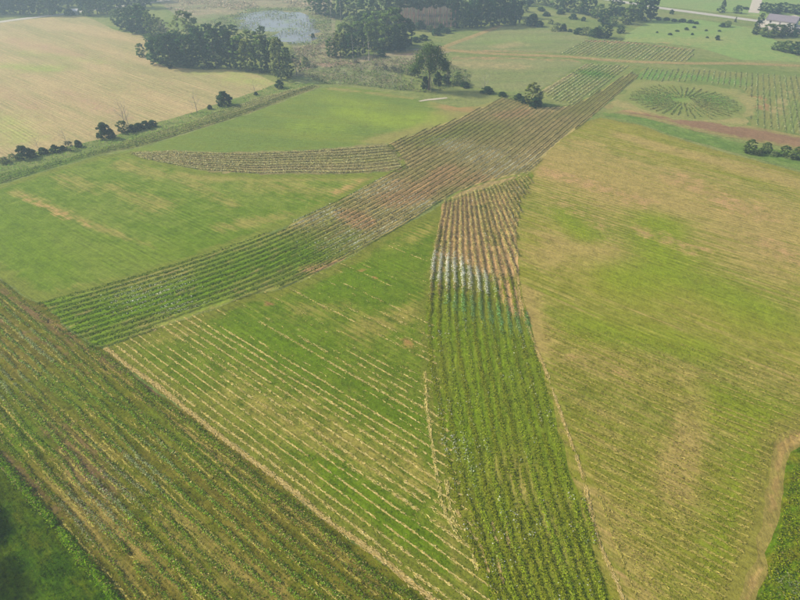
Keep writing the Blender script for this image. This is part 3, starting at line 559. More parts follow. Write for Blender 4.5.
scatter('wildflowers', WILD1, 60000, .26, .15, lambda x, y, n, s: blend(n, ([(150, 156, 104), (124, 142, 72), (176, 176, 134), (108, 124, 66)], [2, 3, 1, 2]), [(.25*(x > -60), DRY), (.1*(x > -60), MAUVE), (np.clip((-70-x)/25, 0, .8), GREENS)]), wild1, None, clump=.35, thr=.42)
scatter('wildflowers', WILD2, 50000, .24, .06, lambda x, y, n, s: blend(n, ([(172, 166, 120), (152, 148, 94), (192, 188, 150), (134, 134, 78)], [2, 3, 1.5, 1]), [(.2, DRY)]), wild2, None, clump=.3, thr=.3)
scatter('weeds', [(444, 203), (470, 193), (500, 184), (530, 173), (518, 200), (516, 275), (512, 300), (436, 255)], 14000, .25, .2, lambda x, y, n, s: blend(n, DRY, [(.45, OLIVE)]), fan, None, thr=.5)
scatter('weeds', STRIPM, 30000, .2, .22, lambda x, y, n, s: blend(n, GREENS, [(.3, ([(140, 140, 60)], [1]))]), fan, None, lambda x, y: np.clip((98-y)/10, 0, 1), thr=.45)
WEDGE = resample(gpl([(-60, 200), (0, 184), (95, 155.5), (150, 143.5), (250, 112.5), (290, 97), (319, 87)]), 2.)
PW1, PW2 = gpl(WILD1), gpl(WILD2)
def c_w1(i): return lambda x, y, n, s: blend(n, ([(150, 150, 98), (126, 136, 74), (172, 168, 122)], [2, 2, 1]) if i > 1 else ([(92, 112, 48), (112, 128, 62), (76, 96, 42)], [1, 1, 1]), [(np.clip((-62-x)/20, 0, .85), ([(104, 134, 44), (122, 146, 60), (88, 116, 40)], [1, 1, 1]))])
add_rows(wild1, [row_mesh(offset(WEDGE, -(1.0+1.75*i)), 1.0, .55, .34, 22, c_w1(i), PW1, 600+i, .06, .25, .5, 2.1 if i > 1 else 1.5) for i in range(9)])
wt = resample(gpl([(128, 153), (160, 151.5), (200, 152.5), (240, 153.5), (290, 151.5), (340, 148.5), (388, 145)]), 2.); wb = resample(gpl([(142, 158), (170, 164), (200, 170), (230, 172), (260, 174), (300, 173), (340, 174), (370, 172.5), (402, 168)]), 2.)
def lerp2(p, q, t, n=90):
    r = [np.c_[np.interp(np.linspace(0, 1, n), np.linspace(0, 1, len(k)), k[:, 0]), np.interp(np.linspace(0, 1, n), np.linspace(0, 1, len(k)), k[:, 1])] for k in (p, q)]
    return r[0]*(1-t)+r[1]*t
add_rows(wild2, [row_mesh(lerp2(wt, wb, (i+.5)/9), 1.3, .4, .32, 24, lambda x, y, n, s: blend(n, ([(168, 162, 112), (150, 148, 90), (186, 182, 140), (128, 132, 72)], [2, 3, 1, 1]), [(.2, DRY)]), PW2, 650+i, .2, .2, .3, 2.0) for i in range(9)])
# short grass tufts that give the mown fields their nap
def tuft_cols(a, b, c): return lambda x, y, n, s: np.where((vn(x*.03+y*.02, y*.03-x*.02, 8) > rng.uniform(.2, .8, n))[:, None], pick(n, [a, b], [2, 1]), pick(n, [b, c], [2, 1]))*.95
NEAR = lambda x, y: np.clip(1.7-np.hypot(x, y)/85, 0, 1)
scatter('grass_tufts', G3P, 110000, .15, .11, tuft_cols((104, 136, 18), (124, 142, 40), (168, 158, 80)), mid_field, None, NEAR, 1., .9, .36)
scatter('grass_tufts', GR4, 100000, .15, .10, tuft_cols((136, 150, 32), (146, 148, 48), (180, 160, 94)), right_field, None, NEAR, 1., .9, .36)
scatter('grass_tufts', [(-60, 404), (0, 464), (60, 527), (124, 602), (176, 660), (60, 700), (-120, 700), (-120, 440)], 60000, .15, .14, tuft_cols((64, 102, 0), (82, 106, 4), (104, 112, 16)), lawn, None, None, 1., .7, .34)
# weed hedge between lawn and strip
hedge_path = np.array([np.array(gp(30, 500))-dl*85+dl*s-nl*.3 for s in np.linspace(0, 130, 120)])
hm = row_mesh(hedge_path, 2.0, 1.1, .22, 130, lambda x, y, n, s: blend(n, ([(96, 130, 8), (112, 140, 20), (76, 110, 6), (128, 140, 44)], [3, 2, 2, 1]), [(.12, OLIVE)]), None, 500, .12, .3)
props(link('weed_hedge', hm, ROWLEAF), 'bright yellow green line of tall weeds along the edge of the dark lawn', 'hedge')
# low verge growth between stubble field and wildflower strip
scatter('verge_grass', [(-60, 180), (0, 162), (60, 149), (110, 138), (150, 126), (220, 105), (276, 84), (318, 83), (260, 97), (200, 118), (130, 140), (60, 160), (0, 173), (-60, 188)], 26000, .4, .3, lambda x, y, n, s: blend(n, ([(108, 148, 40), (126, 156, 60), (92, 132, 40)], [1, 1, 1]), []), None, 'bright green grass verge below the stubble field', thr=.3)
scatter('marsh_scrub', [(296, 70), (330, 60), (395, 58), (440, 60), (470, 72), (470, 84), (430, 93), (396, 90), (350, 85), (320, 84)], 26000, .55, .9, lambda x, y, n, s: blend(n, ([(118, 142, 72), (140, 150, 92), (152, 140, 112), (100, 128, 62)], [2, 2, 1, 2]), [(.3*(y > 275), ([(150, 136, 116)], [1]))]), None, 'grey green scrub of brambles and grass left of the lone tree', clump=.25, thr=.4)
scatter('reeds', [(200, 24), (236, 14), (254, 9), (300, 9), (330, 14), (332, 40), (316, 46), (290, 45), (240, 30)], 22000, .8, 1.3, lambda x, y, n, s: blend(n, ([(112, 142, 76), (132, 154, 88), (148, 146, 100)], [2, 2, 1]), []), None, 'green reeds fringing the pond', mask=lambda x, y: np.where(inside(x, y, gpl(POND)), .3, .8), clump=.06, thr=.4)

scatter('marsh_brush', [(160, 0), (320, -4), (326, 8), (300, 8), (250, 9), (200, 14), (170, 10)], 16000, .9, 1.2, lambda x, y, n, s: blend(n, ([(186, 164, 142), (160, 148, 122), (140, 146, 108)], [2, 2, 1]), []), None, 'pale pinkish brush covering the marsh behind the pond', clump=.05, thr=.42)
scatter('marsh_brush', [(292, 46), (316, 46), (334, 34), (334, 58), (322, 66), (300, 72), (288, 60)], 9000, .7, 1.1, lambda x, y, n, s: blend(n, ([(182, 162, 136), (156, 146, 114), (128, 142, 90)], [2, 2, 2]), []), None, 'pale dead brush between the pond and the central wood', clump=.12, thr=.4)
# ------------------------------------------------------------------ trees
def tube(pts, rads, sides=6):
    V, F = [], []; pts = [Vector(p) for p in pts]
    for i, (p, r) in enumerate(zip(pts, rads)):
        d = (pts[min(i+1, len(pts)-1)]-pts[max(i-1, 0)]).normalized(); q = d.to_track_quat('Z', 'Y')
        for k in range(sides):
            a = 2*math.pi*k/sides; V.append(tuple(p+q @ Vector((r*math.cos(a), r*math.sin(a), 0))))
    for i in range(len(pts)-1):
        for k in range(sides): a = i*sides+k; b = i*sides+(k+1) % sides; F.append((a, b, b+sides, a+sides))
    return V, F
def join(parts):
    V, F = [], []
    for v, f in parts: k = len(V); V += list(v); F += [tuple(i+k for i in q) for q in f]
    return V, F
def trunk_mesh(hgt, r, limbs, spread, lo, seed, bends=.03, twig=0):
    R = random.Random(seed); n = 6
    pts = [(R.gauss(0, bends*hgt)*i/n if i else 0, R.gauss(0, bends*hgt)*i/n if i else 0, hgt*i/n) for i in range(n+1)]
    parts = [tube(pts, [r*(1-.85*i/n)*(1.35 if i == 0 else 1) for i in range(n+1)], 7)]
    for k in range(limbs):
        f = lo+(.95-lo)*(k+R.random()*.6)/limbs; i = min(n-1, int(f*n)); u = f*n-i
        b = Vector(pts[i]).lerp(Vector(pts[i+1]), u); a = k*2.4+R.uniform(-.5, .5); L = spread*(1.15-f*.6)*R.uniform(.7, 1.1)
        e = b+Vector((math.cos(a)*L, math.sin(a)*L, L*R.uniform(.5, 1.1))); mid = b.lerp(e, .5)+Vector((0, 0, -L*.08))
        rr = r*(1-.8*f)*.55; parts.append(tube([b, mid, e], [rr, rr*.65, rr*.2], 5))
        for j in range(twig):
            q = mid.lerp(e, R.random()); a2 = a+R.uniform(-1.2, 1.2); l2 = L*R.uniform(.3, .6)
            parts.append(tube([q, q+Vector((math.cos(a2)*l2, math.sin(a2)*l2, l2*R.uniform(.4, 1.3)))], [rr*.4, rr*.1], 4))
    return join(parts)
def crown_mesh(name, shape, hgt, wid, lo, clumps, leaves, leaf, cols, seed, cs=.2):
    """leaf clumps spread through a crown; shape gives relative radius by height fraction"""
    global rng
    old = rng; rng = np.random.default_rng(seed); P, Cc, N = [], [], []
    lobes = rng.uniform(-.25, .25, 4); ph = rng.uniform(0, 6.3, 4)
    for k in range(clumps):
        f = rng.uniform(0, 1); R = wid/2*shape(f); a = rng.uniform(0, 2*math.pi)
        R *= 1+sum(lobes[j]*math.sin((j+1)*a+ph[j]+f*2) for j in range(4))*.6
        rad = R*math.sqrt(rng.uniform(.15, 1))
        c = np.array([rad*math.cos(a), rad*math.sin(a), lo+(hgt-lo)*f])
        sz = cs*wid*rng.uniform(.55, 1.25)*(1 if shape is not S_con else .55)
        q = rng.normal(size=(leaves, 3)); q /= np.linalg.norm(q, axis=1)[:, None]; q *= (rng.uniform(.35, 1, (leaves, 1)))*sz*np.array([1, 1, .7])*.5
        P.append(c+q); tone = rng.uniform(.65, 1.4); ax = np.array([0, 0, lo+(hgt-lo)*(.35 if shape is not S_bush else .1)])
        N.append(q/(sz*.5)*.75+((c-ax)/(wid/2))*.55+np.array([0, 0, .25]))
        Cc.append(pick(leaves, *cols)*tone*1.35)
    P = np.concatenate(P); Cc = np.concatenate(Cc); ok = P[:, 2] > .05; V, cc = leaf_tris(P[ok], leaf, Cc[ok], 1.)
    rng = old
    return raw_mesh(name, V, 3, None, cc, np.concatenate(N)[ok])
S_round = lambda f: math.sqrt(max(.05, 1-(f*2-.85)**2/1.45))
S_tall = lambda f: math.sqrt(max(.04, 1-(f*1.9-.8)**2/1.35))
S_con = lambda f: max(.05, (1-f)**.8)
S_bush = lambda f: math.sqrt(max(.05, 1-f*f*.98))
S_pine = lambda f: math.sqrt(max(.1, 1-(f*2-1)**2))
DK = ([(44, 74, 34), (56, 88, 42), (34, 58, 28), (76, 102, 50)], [3, 3, 2, 1])
MD = ([(88, 114, 50), (104, 128, 60), (70, 96, 42), (124, 142, 76)], [3, 3, 2, 1])
LT = ([(122, 142, 78), (140, 154, 92), (106, 128, 66), (152, 160, 108)], [3, 3, 2, 1])
YL = ([(122, 134, 56), (136, 142, 70), (102, 120, 46)], [3, 2, 2])
GY = ([(118, 122, 96), (100, 108, 80), (138, 138, 112)], [1, 1, 1])
KIN = {}
def kind(key, shape, hgt, wid, lo, clumps, leaves, leaf, cols, limbs, var=3, bark=BARK, r=None, cs=.2, lt=.3):
    out = []
    for v in range(var):
        tv, tf = trunk_mesh(hgt*.9, r or hgt*.018, limbs, wid*.42, lt, hash(key) % 1000 if False else sum(map(ord, key))+v*17)
        tm = bpy.data.meshes.new('trunk'); tm.from_pydata(tv, [], tf); tm.materials.append(bark)
        cm = crown_mesh('crown', shape, hgt, wid, lo, clumps, leaves, leaf, cols, sum(map(ord, key))*3+v, cs); cm.materials.append(LEAF)
        out.append((tm, cm))
    KIN[key] = (hgt, wid, out)
kind('dark', S_round, 20, 13, .8, 110, 34, .95, DK, 6)
kind('mid', S_round, 20, 13, 1.2, 100, 34, .95, MD, 6)
kind('light', S_round, 18, 12, 1.5, 95, 32, .9, LT, 6)
kind('tall', S_tall, 22, 9, .8, 100, 32, .9, MD, 7)
kind('talldark', S_tall, 22, 9, .6, 105, 32, .9, DK, 7)
kind('grey', S_tall, 20, 8, 4, 45, 24, .7, GY, 9, bark=PALE)
kind('yellow', S_tall, 18, 9, .6, 90, 30, .85, YL, 6)
kind('conifer', S_con, 20, 9, .6, 150, 26, .8, DK, 10)
kind('pine', S_pine, 22, 7, 14.5, 50, 28, .85, ([(66, 88, 58), (84, 102, 70), (54, 74, 48)], [2, 2, 1]), 3, bark=PINEBARK, r=.42, lt=.7, cs=.35)
kind('bush', S_bush, 5, 5.5, .2, 80, 34, .5, DK, 4, cs=.3, lt=.1)
kind('lightbush', S_bush, 5, 5.5, .2, 48, 28, .42, LT, 4, cs=.3, lt=.1)
kind('greybush', S_bush, 5, 5.5, .3, 40, 22, .4, GY, 6, cs=.3, lt=.1)
WHOLE = {'bush', 'lightbush', 'greybush'}
def snag(key, hgt, r, limbs, spread, lo, twig, var=3, mat=PALE):
    out = []
    for v in range(var):
        tv, tf = trunk_mesh(hgt, r, limbs, spread, lo, 900+v*7+len(key), .02, twig); m = bpy.data.meshes.new('dead_tree'); m.from_pydata(tv, [], tf); m.materials.append(mat); out.append(m)
    KIN[key] = (hgt, None, out)
snag('snag', 10, .14, 13, 2.8, .15, 5); snag('pole', 14, .34, 7, 1.8, .4, 3); snag('stem', 4, .09, 3, .7, .4, 1)
ORD = ['first', 'second', 'third', 'fourth', 'fifth', 'sixth', 'seventh', 'eighth', 'ninth', 'tenth', 'eleventh', 'twelfth', 'thirteenth', 'fourteenth', 'fifteenth', 'sixteenth', 'seventeenth', 'eighteenth', 'nineteenth', 'twentieth'] \
    + ['twenty-'+o for o in ('first', 'second', 'third', 'fourth', 'fifth', 'sixth', 'seventh', 'eighth', 'ninth')]+['thirtieth']
WORD = {'dark': 'dark green tree', 'mid': 'green tree', 'light': 'pale green tree', 'tall': 'tall narrow green tree', 'talldark': 'tall dark green tree', 'grey': 'sparse greyish tree', 'yellow': 'yellowish green tree', 'conifer': 'dark pointed conifer', 'pine': 'bare pinkish trunked pine',
        'bush': 'dark round bush', 'lightbush': 'pale green bush', 'greybush': 'greyish shrub', 'snag': 'bare dead sapling', 'pole': 'tall bare dead tree', 'stem': 'thin dead stem'}
NAME = {'pine': 'pine_tree', 'conifer': 'conifer_tree', 'bush': 'bush', 'lightbush': 'bush', 'greybush': 'bush', 'snag': 'dead_tree', 'pole': 'dead_tree', 'stem': 'dead_tree'}
CAT = {'bush': 'bush', 'lightbush': 'bush', 'greybush': 'bush', 'snag': 'dead tree', 'pole': 'dead tree', 'stem': 'dead stem'}
def plant(k, u, v, vtop, wpx=None, label=None, group=None, lean=0.):
    h0, w0, vs = KIN[k]; hgt, wid = size_at(u, v, wpx or 10, vtop); X, Y = gp(u, v); i = random.randrange(len(vs)); rz = random.uniform(0, 6.28)
    sz = hgt/h0
    if w0 is None:
        o = link(NAME[k], vs[i]); o.location = (X, Y, 0); o.scale = (sz,)*3; o.rotation_euler = (0, lean, rz if not lean else 0)
    else:
        o = bpy.data.objects.new(NAME.get(k, 'tree'), None); C.objects.link(o); o.location = (X, Y, 0); o.rotation_euler = (0, lean, rz)
        sx = wid/w0 if wpx else sz; o.scale = (sx*random.uniform(.93, 1.07), sx*random.uniform(.93, 1.07), sz)
        link('stem' if k in WHOLE else 'trunk', vs[i][0], None, o); link('foliage' if k in WHOLE else 'crown', vs[i][1], None, o)
    return props(o, label, CAT.get(k, 'tree'), group)
def stand(items, where, group):
    """items: (kind, u, v, vtop, wpx) - labelled by kind and order from the left"""
    cnt = {}
    for it in sorted(items, key=lambda a: a[1]):
        k = it[0]; cnt[k] = cnt.get(k, 0)+1
    seen = {}
    for it in sorted(items, key=lambda a: a[1]):
        k = it[0]; seen[k] = seen.get(k, 0)+1
        lab = f'{WORD[k]} {where}' if cnt[k] == 1 else f'{ORD[seen[k]-1]} {WORD[k]} from left {where}'
        plant(k, it[1], it[2], it[3], it[4] if len(it) > 4 else None, lab, group)
J = lambda a: random.uniform(-a, a)
# left wood
stand([('dark', 160, 64, 38, 23), ('dark', 172, 67, 34, 27), ('dark', 188, 67, 33, 27), ('conifer', 205, 68, 31, 20), ('talldark', 217, 68, 30, 20), ('talldark', 231, 68, 31, 18), ('tall', 241, 69, 36, 18), ('yellow', 249, 71, 40, 17),
       ('tall', 262, 72, 36, 18), ('talldark', 271, 71, 40, 13), ('light', 281, 79, 39, 19), ('tall', 288, 77, 48, 13), ('grey', 297, 76, 54, 12)], 'along the front of the left wood', 'trees along the front of the left wood')
stand([('light', 190, 50, 12, 29), ('dark', 212, 54, 24, 20), ('talldark', 224, 54, 23, 18), ('talldark', 236, 54, 25, 18), ('mid', 262, 50, 26, 14), ('mid', 250, 56, 30, 18), ('tall', 275, 58, 37, 16), ('dark', 200, 58, 28, 20), ('dark', 178, 58, 30, 22)], 'inside the left wood', 'trees inside the left wood')
stand([('mid', 118, 23, 10, 14), ('talldark', 127, 30, 8, 17), ('dark', 137, 33, 6, 20), ('talldark', 147, 36, 5, 18), ('mid', 155, 40, 11, 16), ('light', 163, 42, 18, 14), ('grey', 169, 48, 20, 13), ('mid', 152, 50, 34, 10), ('mid', 141, 28, 4, 18)], 'in the upper arm of the left wood', 'trees in the upper arm of the left wood')
plant('mid', 142, 57, 43.5, 10, 'small lone tree leaning out on the stubble field beside the left wood')
plant('snag', 149, 58, 42, None, 'small bare shrub between the lone stubble tree and the wood')
# far left wood along the top
items = []
for r, (v0, n, a, b) in enumerate(((14.5, 16, -40, 112), (8, 16, -50, 150), (2, 17, -60, 160))):
    for i in range(n):
        u = a+(b-a)*(i+.5)/n+J(2)
        if r == 0 and 68 < u < 80: continue
        items.append((random.choice(['dark', 'talldark', 'mid', 'tall', 'dark', 'light' if r else 'talldark']), u, v0+J(.7), v0-random.uniform(24, 33), random.uniform(13, 18)))
    stand(items, ('in the front row of', 'in the second row of', 'at the back of')[r]+' the far left wood', 'trees of the far left wood'); items = []
plant('bush', 70, 15.3, 9, 9, 'dark bush beside the little white shed at the far wood'); plant('mid', 90, 16, 4, 10, 'low green tree at the corner of the stubble field by the far wood')
# central wood
stand([('mid', 332, 57, 38, 13), ('yellow', 341, 57, 33, 15), ('dark', 350, 57, 34, 15), ('talldark', 360, 55, 32, 14), ('mid', 372, 50, 22, 20), ('mid', 389, 49, 8, 38), ('dark', 396, 51, 24, 22), ('mid', 376, 44, 12, 28), ('dark', 405, 46, 18, 22)], 'in the front of the central wood', 'trees in the front of the central wood')
stand([('mid', 345, 45, 24, 22), ('mid', 358, 44, 22, 24), ('light', 352, 34, 16, 20), ('dark', 366, 36, 10, 24), ('tall', 316, 14, -12, 16), ('talldark', 325, 16, -12, 16), ('mid', 335, 18, -10, 18), ('dark', 346, 20, -8, 18), ('tall', 357, 22, -8, 18), ('dark', 369, 24, -8, 20), ('mid', 382, 25, -8, 22), ('dark', 394, 25, -6, 18)], 'in the depth of the central wood', 'trees inside the central wood')
stand([('pine', 400+i*4.3+J(1.6), 28+J(1.5), -3+J(3), None) for i in range(14)], 'in the front row of the plantation', 'pines of the plantation')
stand([('pine', 398+i*5.2+J(2), 21+J(2), -9+J(3), None) for i in range(12)], 'in the second row of the plantation', 'pines of the plantation')
stand([('pine', 396+i*5.6+J(.8), 14+J(.7), -16+J(1.5), None) for i in range(12)], 'at the back of the plantation', 'pines of the plantation')
stand([('talldark', 455, 28, 3, 12), ('mid', 463, 28, 2, 14), ('dark', 472, 27.5, -1, 16), ('talldark', 481, 27, -3, 16), ('dark', 490, 26, -4, 16), ('talldark', 499, 25.5, -4, 14), ('dark', 507, 25, -4, 16), ('dark', 514, 24.5, -2, 14)], 'at the right end of the central wood', 'trees at the right end of the central wood')
stand([('dark', 460+i*9+J(2), 17+J(1), -12+J(2), 16) for i in range(7)], 'behind the right end of the central wood', 'trees behind the right end of the central wood')
stand([('lightbush', 404, 31, 25, 8), ('lightbush', 430, 31, 25, 9), ('bush', 441, 31, 24, 7), ('bush', 420, 29, 21, 10), ('bush', 411, 30, 22, 8), ('bush', 436, 35, 29, 10), ('bush', 446, 33, 28, 10), ('lightbush', 452, 31, 27, 8), ('bush', 424, 40, 35, 9), ('bush', 416, 42, 37, 8), ('bush', 408, 45, 39, 9), ('bush', 401, 49, 40, 10), ('bush', 381, 57, 50, 10), ('greybush', 375, 58, 53, 8)], 'under the edge of the central wood', 'bushes under the central wood')
stand([('pole', 353, 58, 33), ('pole', 358, 56, 34), ('pole', 364, 57, 40), ('pole', 369, 61, 34), ('pole', 385, 46, 30), ('pole', 392, 46, 32), ('pole', 341, 22, 0), ('pole', 331, 20, 0), ('pole', 348, 20, -2), ('pole', 357, 20, -2), ('pole', 378, 50, 32), ('pole', 362, 59, 46)], 'among the central wood', 'dead trees of the central wood')
stand([('greybush', 376, 68, 63, 6), ('greybush', 384, 70, 63, 8), ('greybush', 392, 72, 65, 9), ('greybush', 400, 73, 67, 9), ('greybush', 408, 75, 69, 8), ('greybush', 355, 63, 59, 8), ('greybush', 418, 78, 71, 8)], 'in the scrub left of the lone tree', 'shrubs in the scrub')
stand([('snag', u+J(1), v, v-t) for u, v, t in ((345, 78, 12), (352, 82, 10), (363, 84, 22), (372, 86, 10), (384, 80, 14), (392, 86, 12), (402, 90, 14), (336, 72, 12), (327, 68, 12), (312, 70, 12), (305, 62, 14), (378, 74, 14), (296, 58, 16), (320, 54, 14), (310, 50, 14), (326, 46, 14), (412, 84, 12), (400, 80, 12), (340, 86, 9), (330, 80, 9))], 'in the scrub before the central wood', 'dead saplings in the scrub')
plant('lightbush', 305, 67, 57, 10, 'pale green bush between the left wood and the scrub')
# dead stems in the pond
stand([('stem', 236+J(2)+i*4.1, y+J(1), y-5+J(1.5)) for i, y in enumerate((21, 19, 24, 17, 20, 15, 22, 25, 16, 21, 13, 24, 18, 26, 15, 20, 23, 17))], 'standing in the pond', 'dead stems in the pond')
plant('bush', 313, 38, 33.5, 4, 'small dark bush on the right shore of the pond')
# lone tree: its own trunk, limbs and open crown
hgt, wid = size_at(429, 90, 38, 46); X, Y = gp(429, 90)
root = bpy.data.objects.new('cottonwood_tree', None); C.objects.link(root); root.location = (X, Y, 0)
tv, tf = trunk_mesh(hgt*.85, .55, 11, wid*.42, .42, 5, .03, 2); tm = bpy.data.meshes.new('trunk'); tm.from_pydata(tv, [], tf); link('trunk', tm, BARK, root)
lobes = [(-.32, .55, .30), (-.12, .84, .36), (.12, .88, .32), (.02, .68, .34), (-.26, .74, .30), (.36, .62, .24), (.26, .74, .28), (-.4, .46, .16), (.06, .54, .2), (-.04, .95, .2), (.42, .54, .14)]
P, Cc, N = [], [], []
for lx, lz, lr in lobes:
    for j in range(16):
        q = rng.normal(size=3); q /= np.linalg.norm(q); q *= lr*.5*wid*rng.uniform(.3, 1)
        c = np.array([lx*wid, rng.uniform(-.22, .22)*wid*(1 if abs(lx) < .3 else .4), lz*hgt])+q*np.array([1, 1, .72])
        b = rng.normal(size=(46, 3)); b *= .13*wid*.42; P.append(c+b); Cc.append(pick(46, *MD)*rng.uniform(.8, 1.2)); N.append(b/(.055*wid)*.5+q/(lr*.5*wid)*.7+np.array([lx, 0, lz-.45]))
P = np.concatenate(P); Cc = np.concatenate(Cc); V, cc = leaf_tris(P, .5, Cc, 1.)
link('crown', raw_mesh('crown', V, 3, None, cc, np.concatenate(N)), LEAF, root)
props(root, 'large lone leafy tree with a visible trunk at the top of the curved green field', 'tree')
plant('pole', 431, 91, 68, None, 'pale dead trunk standing against the large lone tree')
stand([('bush', 425, 89, 77, 8), ('bush', 438, 85, 73, 9), ('bush', 446, 83, 75, 9), ('lightbush', 457, 84, 72, 14), ('bush', 465, 87, 82, 10), ('greybush', 448, 84, 70, 6)], 'right around the large lone tree', 'bushes around the lone tree')
plant('bush', 487, 93, 87, 13, 'low dark bush with a dead sapling in it, right of the lone tree'); plant('snag', 484, 91, 70, None, 'bare dead sapling rising from the low dark bush right of the lone tree')
plant('bush', 502, 96, 92, 9, 'flat little bush left of the small bushy tree'); plant('snag', 465, 86, 72, None, 'bare dead sapling beside the dark bush near the lone tree')
plant('yellow', 531, 105, 83.5, 17, 'small bushy yellow green tree standing at the end of the crop rows'); plant('snag', 536, 104, 84, None, 'pale dead stem in the small bushy tree by the rows')
stand([('bush', 518, 100, 94, 9), ('bush', 524, 103, 97, 9), ('bush', 535, 107, 98, 12), ('lightbush', 539, 104, 92, 9)], 'at the foot of the small bushy tree', 'bushes under the small bushy tree')
# hedgerow along the stubble field
stand([('lightbush', 5, 163, 157, 12), ('lightbush', 14, 160, 154, 9), ('bush', 26, 158, 146.5, 13), ('bush', 33, 157, 150, 9), ('bush', 44, 154, 148, 9), ('bush', 56, 152, 145.5, 9), ('bush', 63, 150, 146, 7), ('greybush', 70, 150, 141, 10), ('bush', 79, 147, 140.5, 7), ('bush', 106, 138, 123.5, 13), ('bush', 112, 138, 129, 8),
       ('mid', 124, 132.5, 121, 12), ('bush', 133, 131.5, 125, 9), ('bush', 139, 130, 123.5, 9), ('bush', 146, 128.5, 121.5, 10), ('bush', 153, 126.5, 120.5, 9), ('bush', 210, 109, 105, 5), ('bush', 224.5, 105.5, 92.5, 15), ('bush', 256, 95, 92, 4), ('bush', 280, 88, 80.5, 9)], 'along the foot of the stubble field', 'hedgerow bushes below the stubble field')
stand([('snag', 39, 150, 134), ('snag', 67, 144, 127), ('snag', 125, 124, 99), ('snag', 128, 124, 101), ('snag', 197, 112, 88), ('snag', 255, 95, 79)], 'in the hedgerow below the stubble field', 'dead saplings in the hedgerow')
# right hand bushes
stand([('mid', 748, 153, 140, 13), ('mid', 765, 153, 143, 10), ('lightbush', 757, 155, 149, 9), ('mid', 783, 156, 146, 10), ('mid', 796, 159, 147, 12), ('lightbush', 790, 159, 152, 9), ('lightbush', 774, 156, 151, 8), ('bush', 812, 164, 152, 12)], 'in the ditch above the right field', 'bushes in the ditch')
# upper right
stand([('conifer', 721, 12.5, -1, 9), ('dark', 737, 13.5, 5.5, 9), ('bush', 746, 9.5, 7, 5), ('dark', 763, 11, 2, 10), ('dark', 773, 14, 3, 15), ('dark', 782, 12, 2, 12), ('dark', 796, 14, 4, 15), ('dark', 806, 15, 5, 15)], 'beyond the far right road', 'trees beyond the road')
stand([('mid', 727, 27, 21, 8), ('bush', 722, 27, 23, 6), ('dark', 755, 34, 27, 9), ('dark', 757, 28, 20, 6), ('talldark', 760, 23, 13, 6), ('mid', 767, 37, 24, 16), ('mid', 777, 36.5, 25, 15), ('dark', 783, 36, 23.5, 10), ('talldark', 790, 36, 24, 6), ('bush', 794, 37, 30, 8), ('conifer', 735, 22, 16.5, 3)], 'around the farmhouse', 'trees around the farmhouse')
stand([('mid', 777, 50, 42, 12), ('mid', 785, 52, 41, 15), ('dark', 795, 54, 42, 15), ('mid', 806, 56, 43, 15)], 'in the pasture thicket at right', 'thicket on the pasture')
stand([('mid', 634, 21, -6, 19), ('dark', 644, 21, -6, 18), ('dark', 651, 18, -3, 12), ('mid', 626, 24, 8, 14), ('mid', 612, 26, 16, 10), ('dark', 604, 24, 8, 14), ('dark', 620, 33, 25.5, 9), ('dark', 604, 38, 24, 15), ('bush', 595, 37, 28, 12), ('lightbush', 586, 35, 27, 14), ('bush', 578, 34, 28, 10), ('mid', 597, 18, 4, 14), ('dark', 588, 15, -4, 16), ('mid', 578, 13, -6, 15), ('dark', 566, 12, -8, 14), ('mid', 556, 9, -10, 14), ('light', 546, 6, -10, 14), ('mid', 614, 10, -10, 15), ('bush', 613, 16, 8, 8), ('bush', 620, 15, 7, 9), ('light', 535, 4, -12, 14)], 'in the grove by the road', 'trees of the loose grove')
stand([('bush', 532, 26, 14, 12), ('lightbush', 526, 25, 17, 9), ('bush', 539, 27, 21, 8), ('bush', 546, 16, 12, 8), ('lightbush', 556, 31, 23, 11), ('bush', 563, 31, 24, 7), ('bush', 573, 19, 14, 8), ('bush', 583, 21, 17, 5), ('bush', 570, 32, 29, 5), ('lightbush', 550, 24, 19, 6), ('bush', 541, 11, 7, 8), ('bush', 560, 14, 9, 8), ('lightbush', 524, 12, 4, 10), ('bush', 528, 6, -2, 10)], 'right of the central wood', 'bushes on the shrubby meadow')
stand([('bush', 658, 20, 17, 7), ('bush', 666, 20.5, 17.5, 7), ('bush', 674, 21.5, 19, 6), ('bush', 682, 22, 19, 8), ('bush', 690, 23, 20, 7), ('bush', 696, 24, 21.5, 5), ('bush', 671.5, 14, 10, 5), ('bush', 657, 33, 31.5, 2.5), ('bush', 670, 35, 33, 4), ('bush', 686, 30, 27.5, 4), ('bush', 694, 28, 26, 4), ('bush', 692, 35, 33, 3), ('bush', 706, 31, 29.5, 3), ('bush', 717, 40, 35.5, 5), ('bush', 719, 31.5, 30, 3.5), ('bush', 707, 38, 36.5, 3), ('bush', 677, 31.5, 30, 4)], 'on the pasture before the road', 'bushes on the pasture')
# trees left of the picture whose shade falls on the lawn
def shade_tree(x, y, h, wd, label):
    o = bpy.data.objects.new('tree', None); C.objects.link(o); o.location = (x, y, 0); h0, w0, vs = KIN['dark']; o.scale = (wd/w0, wd/w0, h/h0)
    link('trunk', vs[1][0], None, o); link('crown', vs[1][1], None, o); props(o, label, 'tree', 'trees left of the lawn')
a = gp(8, 590); shade_tree(a[0]-12, a[1]+3.2, 11, 8, 'nearer broad tree just left of the lawn, casting the lower shadow')
a = gp(-8, 530); shade_tree(a[0]-11.5, a[1]+3.0, 10.5, 8, 'farther broad tree just left of the lawn, casting the upper shadow')

